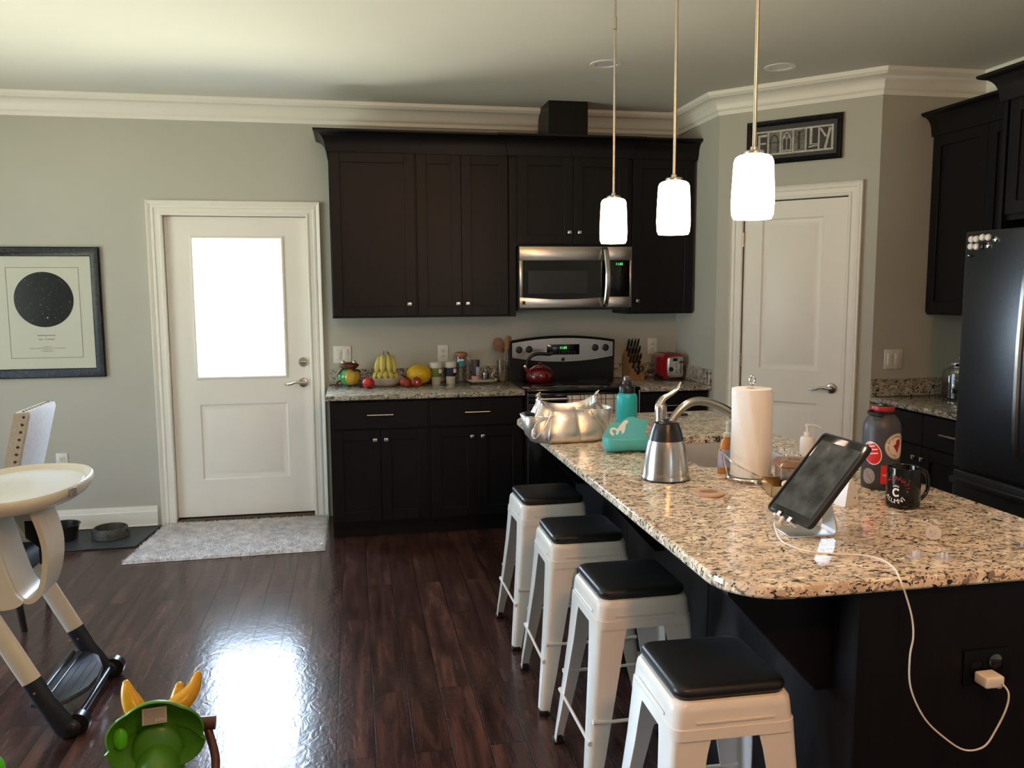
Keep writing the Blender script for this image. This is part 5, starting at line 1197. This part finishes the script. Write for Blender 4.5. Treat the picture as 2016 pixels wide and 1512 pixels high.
# wooden spoons in a glass
t = thing('utensil_glass', 'tall clear glass holding wooden spoons beside the range', 'glass', (2.190, -.100, CT))
b = MB(); b.lathe([(.0001, 0), (.032, 0), (.034, .002), (.040, .150), (.038, .150), (.032, .006), (.0001, .005)], 36); b.build('glass_body', 'glass', t)
for k, (dx, dy, lx, ly, hl, hw_, mt, lab) in enumerate([(-.012, -.006, -.022, -.03, .285, .040, 'spoon_dark', 'wide dark-headed wooden spatula in the glass by the range'), (.012, -.006, .016, -.02, .290, .020, 'spoon', 'narrow pale wooden spoon leaning right in the glass by the range'),
                                        (.008, .010, .040, .0, .295, .026, 'spoon', 'wooden spoon leaning against the range, rearmost in the glass'), (-.004, .006, .004, .02, .262, .026, 'spoon_dark', 'short wooden spoon in the middle of the glass by the range')]):
    t = thing('wooden_spoon', lab, 'utensil', (2.190 + dx, -.100 + dy, CT + .006), 0, 'wooden spoons in the glass beside the range')
    b = MB(); b.tube([(0, 0, 0), (lx * .6, ly * .6, hl * .7), (lx * .75, ly * .75, hl * .78)], [.006, .0052, .006], 8); b.build('handle', 'spoon', t)
    b = MB(); R = []
    for i in range(13):
        u = i / 12; w_2 = hw_ * math.sqrt(max(.02, 1 - (2 * u - 1) ** 2)) ** .8; f_ = .72 + .34 * u
        R.append([(lx * f_ + w_2 * math.cos(a), ly * f_ + .005 * math.sin(a), hl * f_) for a in [2 * PI * j / 12 for j in range(12)]])
    b.loft(R); b.build('bowl_end', mt, t, 60)
# kettle on the range
t = thing('tea_kettle', 'burgundy enamel kettle with black arched handle on the rear left burner', 'kettle', (2.425, -.245, .9225))
b = MB(); b.lathe([(.0001, 0), (.080, 0), (.088, .004), (.098, .028), (.099, .045), (.092, .070), (.072, .092), (.050, .103), (.040, .106), (.0001, .106)], 44); b.build('kettle_body', 'kettle', t, 60)
b = MB(); b.lathe([(.044, .103), (.044, .107), (.036, .112), (.0001, .116)], 32); b.lathe([(.006, .114), (.010, .120), (.011, .128), (.0001, .132)], 16); b.build('lid', 'kettle', t)
b = MB(); b.lathe([(.045, .101), (.0455, .105), (.044, .107)], 32); b.build('rim_band', 'chrome', t)
b = MB(); b.tube(smoothpath([(-.070, -.01, .055), (-.092, -.014, .082), (-.104, -.016, .104)], 4), [.018, .017, .016, .015, .014, .013, .012, .011, .0105], 14); b.build('spout', 'kettle', t)
b = MB(); b.cyl((-.103, -.016, .102), (-.110, -.017, .113), .011, .009, 14); b.build('whistle', 'chrome', t)
P = smoothpath([(-.086, -.006, .070), (-.092, -.006, .120), (-.075, -.006, .165), (-.040, -.006, .188), (.010, -.006, .192), (.060, -.006, .188), (.084, -.006, .196)], 5)
b = MB(); b.tube(P, [.008 + .004 * math.sin(min(1, i / 12) * PI / 2) for i in range(len(P))], 10); b.build('handle', 'black', t)

# knife block
t = thing('knife_block', 'honey wood knife block filled with black-handled knives', 'knife block', (3.130, -.140, CT))
b = MB(); b.prism([(-.075, 0), (.105, 0), (.105, .145), (.060, .205), (-.045, .080), (-.075, .080)][::1], -.052, .052, 'X')
b.build('block', 'wood', t, 20)
# knives are held by the block: things of their own, pointing up and to the front
ax = Vector((0, -.60, .80)); n_k = 0
rows = [(.070, .185, [-.035, -.012, .012, .035], .115, 'top row'), (.035, .150, [-.036, -.012, .012, .036], .100, 'second row'), (.000, .110, [-.036, -.013, .013, .036], .085, 'third row'), (-.035, .075, [-.022, .014], .085, 'bottom row')]
for yy, zz, xs_, L_, nm in rows:
    for j, x in enumerate(xs_):
        o_ = (3.130 + x, -.140 + yy - .002, CT + zz)
        q = thing('kitchen_knife', 'black-handled knife in the block, %s, %s from the left' % (nm, ['first', 'second', 'third', 'fourth'][j]), 'knife', o_, 0, 'knives in the wooden block')
        b = MB(); T_ = T3(0, 0, 0, .62)
        b.box(-.006, .006, -.010, .010, 0.006, L_, .004, 2, T=T_); b.build('handle', 'black', q)
        b = MB(); b.box(-.0055, .0055, -.009, .009, 0, .007, .001, 1, T=T_); b.build('bolster', 'steel', q)
        b = MB(); b.box(-.005, .005, -.0085, .0085, L_ - .001, L_ + .004, .001, 1, T=T_); b.build('end_cap', 'steel', q)
t = thing('kitchen_shears', 'black-handled kitchen shears in the lowest slot of the wooden block', 'scissors', (3.128, -.238, CT + .052))
b = MB(); T_ = T3(0, 0, 0, .5)
for s_ in (-.016, .016): b.tube([(s_ + .014 * math.cos(k * PI / 9), 0, .035 + .022 * math.sin(k * PI / 9)) for k in range(18)], .0055, 7, True, T=T_)
b.box(-.010, .010, -.004, .004, -.012, .018, .002, T=T_); b.build('finger_loops', 'black', t)
# toaster
t = thing('toaster', 'red toaster with chrome end panel and black dial', 'toaster', (3.376, -.158, CT))
b = MB(); R = []
for y, k in ((-.098, .94), (-.09, 1), (.09, 1), (.098, .94)):
    R.append([(x * k, y, .012 + (z - .012) * (1 - (1 - k) * .8)) for x, z in rrect(-.084, .084, .012, .182, .040, 6)])
b.loft(R); b.build('shell', 'red', t, 40)
b = MB(); R = []
for y, k in ((-.096, .90), (-.108, .86), (-.112, .80)):
    R.append([(.012 + x * k * .86, y, .012 + (z - .012) * (.5 + k * .5)) for x, z in rrect(-.072, .084, .020, .172, .022, 6)])
b.loft(R); fpn = b.build('end_panel', 'steel', t, 40)
b = MB(); b.lathe([(.017, 0), (.017, .006), (.013, .014), (.0001, .015)], 24, T=T3(-.018, -.111, .075, PI / 2)); b.build('browning_dial', 'black', t)
MB().box(-.006, .028, -.114, -.111, .132, .152, .002).build('display', 'black_gloss', t)
b = MB(); b.box(.052, .057, -.1135, -.111, .045, .140, .001); b.build('lever_slot', 'black', t)
b = MB(); b.box(.044, .066, -.126, -.110, .120, .132, .003); b.build('lever', 'black', t)
for k in range(4):
    b = MB(); b.lathe([(.0045, 0), (.0045, .002), (.0001, .003)], 12, T=T3(.020, -.1115, .112 - .020 * k, PI / 2)); b.build('button', 'black', t)
for x in (-.028, .028): MB().box(x - .015, x + .015, -.075, .075, .1815, .184, .001).build('bread_slot', 'black', t)
MB().box(-.072, .074, -.095, .09, 0, .014, .004).build('plinth', 'black', t)
# canister on the right worktop
t = thing('glass_canister', 'large clear glass canister with metal lid on the right worktop', 'jar', (4.600, -1.565, CT))
b = MB(); b.lathe([(.0001, 0), (.085, 0), (.095, .006), (.097, .13), (.090, .165), (.068, .178), (.068, .186), (.065, .186), (.065, .176), (.087, .160), (.093, .13), (.091, .010), (.0001, .006)], 44); b.build('jar_body', 'glass', t)
b = MB(); b.lathe([(.0001, .008), (.088, .008), (.0905, .014), (.091, .085), (.0001, .09)], 36); b.build('dark_contents', 'black_matte', t)
b = MB(); b.lathe([(.071, .180), (.073, .184), (.073, .205), (.069, .210), (.0001, .211)], 40); b.lathe([(.012, .210), (.010, .222), (.018, .228), (.018, .234), (.0001, .236)], 20); b.build('lid', 'chrome', t)

# ------------------------------------------------------------------ left side of the room
# rug with shaggy pile
t = thing('door_rug', 'beige shag rug in front of the white glazed door', 'rug', (.425, -.405, 0), 0)
QC = [(-.575, -.415), (.558, -.385), (.560, .385), (-.500, .385)]
def quad(u, v): return Vector(((QC[0][0] * (1 - u) + QC[1][0] * u) * (1 - v) + (QC[3][0] * (1 - u) + QC[2][0] * u) * v, (QC[0][1] * (1 - u) + QC[1][1] * u) * (1 - v) + (QC[3][1] * (1 - u) + QC[2][1] * u) * v))
nx_, ny_ = 110, 80; vs_ = []; fs = []
for j in range(ny_ + 1):
    for i in range(nx_ + 1):
        p = quad(i / nx_, j / ny_); e_ = min(i, nx_ - i, j, ny_ - j)
        vs_.append((p.x + random.uniform(-.003, .003), p.y + random.uniform(-.003, .003), (.002 if e_ == 0 else .014 + random.uniform(-.003, .004))))
for j in range(ny_):
    for i in range(nx_): a = j * (nx_ + 1) + i; fs.append([a, a + 1, a + nx_ + 2, a + nx_ + 1])
b = MB(); b.add(vs_, fs); b.build('backing', 'rug', t, 80)
b = MB(); vs_ = []; fs = []
for k in range(24000):
    p = quad(random.random(), random.random()); a = random.random() * 2 * PI; L_ = random.uniform(.008, .018); d = .0022
    tx, ty = random.uniform(-1, 1) * .010, random.uniform(-1, 1) * .010; n_ = len(vs_)
    vs_ += [(p.x - d * math.cos(a), p.y - d * math.sin(a), .010), (p.x + d * math.cos(a), p.y + d * math.sin(a), .010), (p.x + tx, p.y + ty, .010 + L_)]; fs.append([n_, n_ + 1, n_ + 2])
b.add(vs_, fs); o = b.build('pile', 'rug', t, 0); o['kind'] = 'stuff'
# feeding mat and bowls
t = thing('feeding_mat', 'dark rubber mat under the pet bowls', 'mat', (-.46, -.262, 0))
b = MB(); b.prism([(-.42, -.235), (.305, -.215), (.352, .215), (-.38, .215)], 0, .006, 'Z'); b.build('mat_sheet', 'mat', t)
b = MB(); Q = [(-.42, -.235), (.305, -.215), (.352, .215), (-.38, .215)]
for k in range(4): b.tube([(*Q[k], .006), (*Q[(k + 1) % 4], .006)], .006, 8)
b.build('raised_rim', 'mat', t)
t = thing('pet_bowl', 'deep black flared pet bowl, left on the rubber mat', 'bowl', (-.640, -.235, .006))
b = MB(); b.lathe([(.0001, 0), (.078, 0), (.082, .004), (.096, .088), (.104, .094), (.104, .098), (.094, .096), (.080, .010), (.0001, .008)], 44); b.build('bowl_body', 'bowl_black', t)
t = thing('pet_bowl', 'squat speckled grey pet bowl, right on the rubber mat', 'bowl', (-.360, -.235, .006))
b = MB(); b.lathe([(.0001, 0), (.108, 0), (.112, .004), (.110, .030), (.100, .062), (.096, .066), (.090, .064), (.086, .030), (.082, .012), (.0001, .010)], 44); b.build('bowl_body', 'bowl_grey', t)
b = MB()
for sx in (-1, 1): b.box(sx * .100 - .008, sx * .100 + .008, -.03, .03, .028, .052, .005)
b.build('side_grip', 'bowl_black', t)

# upholstered dining chair, seen from behind
t = thing('dining_chair', 'oatmeal linen dining chair with bronze nail heads, behind the high chair', 'chair', (-.52, -1.560, 0), .02)
b = MB(); R = []
for z, x in ((.50, .125), (.60, .14), (.75, .175), (.90, .212), (1.0, .236), (1.018, .240)):
    k = .175 + .012 * min(1, (z - .5) * 3); h = .034 if z < 1.01 else .026
    R.append([(x + p[0], p[1], z) for p in rrect(-h, h, -k, k, .014, 4)])
b.loft(R); bk = b.build('backrest', 'linen', t, 50)
b = MB(); R = []
for z, x in ((.50, .125), (.60, .14), (.75, .175), (.90, .212), (1.0, .236), (1.014, .240)):
    k = .176 + .012 * min(1, (z - .5) * 3); R.append([(x + q[0], -k - .0015, z) for q in ((-.030, 0), (.030, 0))])
b.loft([[(p[0], p[1] - .0015, p[2]) for p in r_] + [(p[0], p[1] + .004, p[2]) for p in r_[::-1]] for r_ in R]); b.build('side_band', 'tan_linen', bk)
def nail(x, y, z, rx=PI / 2, rz=0):
    b = MB(); b.lathe([(.0065, 0), (.0055, .003), (.0001, .0045)], 12, T=T3(x, y, z, rx, 0, rz)); b.build('nail_head', 'bronze', bk)
for k in range(14):
    z = .56 + k * .0335; x = .125 + (.115) * ((z - .50) / .515) ** 1.12; nail(x + .012, -.1785 - .012 * min(1, (z - .5) * 3), z)
for k in range(10): nail(.240, -.165 + k * .0365, 1.018, 0)
b = MB(); b.box(-.30, .13, -.22, .22, .42, .50, .03, 4); b.build('seat', 'linen', t, 50)
for sx, sy in ((-.27, -.19), (-.27, .19), (.13, -.17), (.13, .17)):
    b = MB(); r0, r1 = (.022, .014); b.cyl((sx, sy, .43), (sx + (.05 if sx > 0 else 0), sy, 0), r0, r1, 12); b.build('leg', 'darkwood', t)

# high chair facing right
t = thing('high_chair', 'ivory high chair with wide tray and dark footrest at the left edge', 'high chair', (.0, -2.53, 0))
def leg_tube(y, tag_):
    top = Vector((-.245, y, .84)); mid_ = Vector((.066, y, .215)); bot = Vector((.165, y, .035)); d = (mid_ - top).normalized(); nrm = Vector((-d.z, 0, d.x))
    def sec(p, w1_, w2_): return [p + nrm * (w1_ * math.cos(a)) + Vector((0, w2_ * math.sin(a), 0)) for a in [2 * PI * j / 16 for j in range(16)]]
    b = MB(); b.loft([sec(top, .034, .020), sec(mid_, .034, .020)]); b.build('front_leg', 'beige_plastic', t, 50)
    l = t.children[-1]
    b = MB(); b.loft([sec(mid_ - d * .004, .035, .021), sec(mid_ + d * .085, .034, .021), sec(bot, .040, .022), sec(bot + d * .025, .030, .020)]); b.build('leg_sleeve', 'navy_plastic', l, 50)
    b = MB(); b.sph((.180, y, .034), (.036, .024, .034), 20, 12); b.build('foot', 'black', l, 60)
    b = MB(); b.lathe([(.005, 0), (.004, .002), (.0001, .0025)], 10, T=T3(mid_.x + .012 + .0, y - .0205, mid_.z - .035, PI / 2)); b.build('bolt', 'chrome', l)
leg_tube(-.23, 0); leg_tube(.23, 1)
for y in (-.27, .27):
    b = MB(); b.tube([(-.20, y, .84), (-.52, y, .02)], [.026, .024], 12); b.build('rear_leg', 'beige_plastic', t)
b = MB(); b.tube([(-.52, -.28, .025), (-.52, .28, .025)], .016, 12); b.build('rear_bar', 'navy_plastic', t)
b = MB(); b.tube([(.190, -.235, .048), (.190, .235, .048)], .0125, 14); b.build('front_bar', 'navy_plastic', t)
for y in (-.205, .245): b = MB(); b.cyl((.196, y - .018, .040), (.196, y + .018, .040), .040, n=28); b.build('wheel', 'black', t)
b = MB(); P = [(.020, -.215), (.075, -.225), (.130, -.185), (.172, -.09), (.180, .0), (.172, .09), (.130, .185), (.075, .225), (.020, .215)]
T_ = T3(.030, 0, .128, 0, .10)
b.loft([[(x, y, -.012) for x, y in P], [(x, y, 0) for x, y in P], [(x * .98 + .001, y * .97, .006) for x, y in P]], T=T_); b.tube([(.030, -.2, .006), (.030, .2, .006)], .010, 8, T=T_); b.tube([(.062, -.2, .005), (.062, .2, .005)], .006, 8, T=T_)
for x in (.09, .118, .145): b.tube([(x, -.165 + (x - .09), .006), (x, .165 - (x - .09), .006)], .0018, 6, T=T_)
M['footrest'] = pmat('navy_footrest_glare', (.05, .062, .085), .3)  # navy board, its colour lightened and blued for the glare on it
b.build('footrest', 'footrest', t, 50)
# tray
def ring_tray(sc_, z, dz=0):
    out_ = []
    for j in range(72):
        a = 2 * PI * j / 72; c_, s_ = math.cos(a), math.sin(a); e_ = 2.35; r_ = (abs(c_) ** e_ + abs(s_) ** e_) ** (-1 / e_)
        out_.append((-.015 + .222 * c_ * r_ * sc_[0], .005 + .335 * s_ * r_ * sc_[1], z))
    return out_
b = MB(); b.loft([ring_tray((.80, .84), .812), ring_tray((.93, .95), .818), ring_tray((1, 1), .845), ring_tray((1, 1), .862), ring_tray((.975, .985), .869), ring_tray((.92, .945), .866), ring_tray((.87, .91), .850), ring_tray((.80, .86), .846)]); b.build('tray', 'beige_plastic', t, 50)
b = MB(); b.box(-.004, .005, -.018, .018, -.016, .016, .004, 3, T=T3(.203, -.125, .852, 0, .0, -.25)); b.build('tray_latch', 'sticker_grey', t.children[-1])
b = MB(); b.loft([ring_tray((.865, .905), .851), ring_tray((.85, .89), .8535)], True, True, True); b.build('tray_insert', 'white_plastic', t, 30)
# U-shaped shell under the tray
P = smoothpath([(-.05, .815), (-.025, .70), (.0, .60), (.025, .525), (.060, .492), (.095, .512), (.118, .58), (.126, .66), (.116, .73), (.092, .812)], 6)
b = MB(); R = []
for i, p in enumerate(P):
    d = (P[min(i + 1, len(P) - 1)] - P[max(i - 1, 0)]).normalized(); nn = Vector((-d.y, d.x)) * .009; w_3 = .085
    R.append([(p.x + nn.x, y, p.y + nn.y) for y in (-w_3, -w_3 + .01, w_3)] + [(p.x - nn.x, y, p.y - nn.y) for y in (w_3, -w_3 + .01, -w_3)])
b.loft([[(x, y - .120, z) for x, y, z in r_] for r_ in R]); b.build('crotch_guard', 'beige_plastic', t, 50)
b = MB(); b.prism(smoothpath([(-.30, .83), (-.03, .83), (-.01, .72), (.010, .62), (.035, .54), (.06, .500), (.0, .48), (-.10, .50), (-.25, .56), (-.33, .70)], 4, True), -.245, -.228, 'Y'); b.build('side_shell', 'beige_plastic', t, 50)
b = MB(); b.prism(smoothpath([(-.30, .83), (-.03, .83), (.0, .72), (.0, .62), (-.03, .56), (-.10, .52), (-.25, .56), (-.33, .70)], 4, True), .228, .245, 'Y'); b.build('side_shell', 'beige_plastic', t, 50)
b = MB(); b.lathe([(.020, 0), (.020, .004), (.015, .007), (.0001, .007)], 20, T=T3(-.035, -.246, .575, PI / 2)); b.build('side_button', 'mat_grey', t)
b = MB(); b.box(-.30, .0, -.19, .19, .52, .60, .03, 4); b.box(-.36, -.27, -.19, .19, .55, 1.02, .035, 4); b.build('padded_seat', 'seat_fabric', t, 50)
b = MB(); R = []
for k in range(9):
    u = k / 8; R.append([(.045 + .03 * math.sin(u * 3), -.14 + .10 * u, .76 - .13 * u), (.060 + .03 * math.sin(u * 3), -.12 + .10 * u, .755 - .13 * u), (.060 + .03 * math.sin(u * 3), -.118 + .10 * u, .70 - .13 * u), (.045 + .03 * math.sin(u * 3), -.14 + .10 * u, .70 - .13 * u)])
b.loft(R); b.build('harness_strap', 'seat_fabric', t)

# ride-on dinosaur toy seen from behind its frill
t = thing('dinosaur_toy', 'green plastic dinosaur ride-on toy with yellow horns and brown handles', 'toy', (.612, -3.395, -.0), .14)
b = MB(); b.sph((0, -.22, .150), (.105, .20, .090), 32, 18); b.sph((0, .05, .17), (.07, .13, .12), 24, 14); b.build('body', 'toy_green', t, 60)
b = MB(); b.sph((0, .110, .285), (.068, .090, .062), 28, 16); b.sph((0, .185, .262), (.045, .055, .040), 20, 12); b.build('head', 'toy_green', t, 60)
# frill: a scalloped shell, hollow towards the viewer
R = []; NF = 96
def frill(rad, y, k, sc_=1):
    out_ = []
    for j in range(NF):
        a = 2 * PI * j / NF; lob = 1 + .075 * abs(math.cos(2.5 * (a - PI / 2))) ** .8 + (.12 if math.sin(a) < -.2 else 0) * abs(math.cos(a)) * 1.1
        x = rad * lob * 1.04 * math.cos(a); z = rad * lob * .88 * math.sin(a)
        out_.append((x * sc_, y + .10 * (z + .1) * k, .312 + z * sc_))
    return out_
for rad, y in ((.030, .085), (.060, .080), (.090, .055), (.108, .020), (.114, .004), (.116, -.004), (.112, -.008), (.106, .006), (.086, .036), (.058, .058), (.030, .064)): R.append(frill(rad, y, -1.0))
b = MB(); b.loft(R, True, True, True); fr = b.build('frill', 'toy_green', t, 60)
b = MB(); b.sph((0, .030, .245), (.068, .030, .085), 28, 16); b.build('neck_back', 'toy_green', t, 60)
b = MB(); b.sph((-.092, .020, .312), (.020, .012, .032), 16, 10, T=T3(0, -.012, 0)); b.build('bright_spot', 'toy_green2', fr, 60)
MB().box(-.032, .032, -.0008, .0008, -.022, .022, .0004, 1, T=T3(0.0, -.008, .372, -.30)).build('care_label', 'label', fr)
b = MB()
for k in range(9):
    x = -.027
    while x < .025:
        w_4 = random.uniform(.003, .009); 
        if not (k > 5 and x > .0 and k < 8): b.box(x, min(x + w_4, .027), -.0012, -.0008, .015 - k * .0042, .0166 - k * .0042, T=T3(0.0, -.008, .372, -.30))
        x += w_4 + .0012
b.build('label_print', 'label_ink', fr, 0)
for s_, L_ in ((-1, 1), (1, 1)):
    P = smoothpath([(-.052, .075, .345), (-.066, .085, .375), (-.076, .095, .400), (-.082, .110, .425)] if s_ < 0 else [(.045, .075, .345), (.074, .085, .362), (.098, .100, .385), (.112, .118, .418)], 5)
    b = MB(); b.tube(P, [.030 - .019 * (i / (len(P) - 1)) ** 1.8 for i in range(len(P))], 16); b.sph(P[-1], .0108, 14, 10); b.build('horn', 'toy_yellow', t, 60)
P = smoothpath([(.040, .200, .270), (.048, .215, .310), (.052, .225, .340)], 5)
b = MB(); b.tube(P, [.028 - .013 * (i / (len(P) - 1)) ** 1.6 for i in range(len(P))], 16); b.sph(P[-1], .0148, 14, 10); b.build('nose_horn', 'toy_yellow', t, 60)
for s_ in (-1, 1):
    b = MB(); b.sph((s_ * .060, .125, .315), (.014, .024, .026), 16, 10); b.build('eye', 'white_plastic', t, 60); ey_ = t.children[-1]
    b = MB(); b.sph((s_ * .070, .130, .315), (.007, .014, .016), 14, 8); b.build('pupil', 'black', ey_, 60)
    P = smoothpath([(s_ * .055, .06, .255), (s_ * .100, .06, .285), (s_ * .128, .05, .300), (s_ * .140, .03, .270), (s_ * .155, -.02, .215), (s_ * .140, -.06, .170), (s_ * .080, -.08, .150)] if s_ > 0 else [(-.050, .04, .20), (-.085, .02, .190), (-.125, -.04, .165), (-.165, -.10, .135), (-.185, -.16, .110)], 5)
    b = MB(); b.tube(P, .0125, 12); b.build('grab_bar', 'toy_brown', t, 60); h_ = t.children[-1]
    if s_ > 0: b = MB(); b.cyl((.108, .045, .302), (.158, .040, .300), .020, .020, 18); b.build('bar_knob', 'toy_brown', h_)
b = MB(); b.sph((0, -.17, .215), (.075, .10, .035), 24, 12); b.build('saddle', 'toy_orange', t, 60)
for sx in (-1, 1):
    for y in (-.30, .08):
        b = MB(); b.cyl((sx * .078, y, .050), (sx * .112, y, .050), .050, n=28); b.build('wheel', 'toy_brown', t)
# red and green toy at the lower left
t = thing('popper_toy', 'glossy red and green plastic toy at the lower left corner', 'toy', (.118, -3.235, 0), .2)
b = MB(); b.lathe([(.0001, 0), (.060, 0), (.066, .006), (.066, .060), (.050, .095), (.040, .100)], 32); b.build('base', 'toy_red', t, 60)
b = MB(); b.sph((-.012, .0, .165), (.048, .048, .050), 28, 16); b.build('green_dome', 'toy_green2', t, 60)
b = MB(); b.lathe([(.040, .085), (.052, .10), (.055, .135), (.052, .155), (.046, .160)], 32, c=(-.012, 0, 0)); b.build('collar', 'toy_red', t, 60)
b = MB(); b.sph((.052, -.022, .118), (.038, .034, .026), 24, 14); b.build('side_knob', 'toy_red', t, 60)
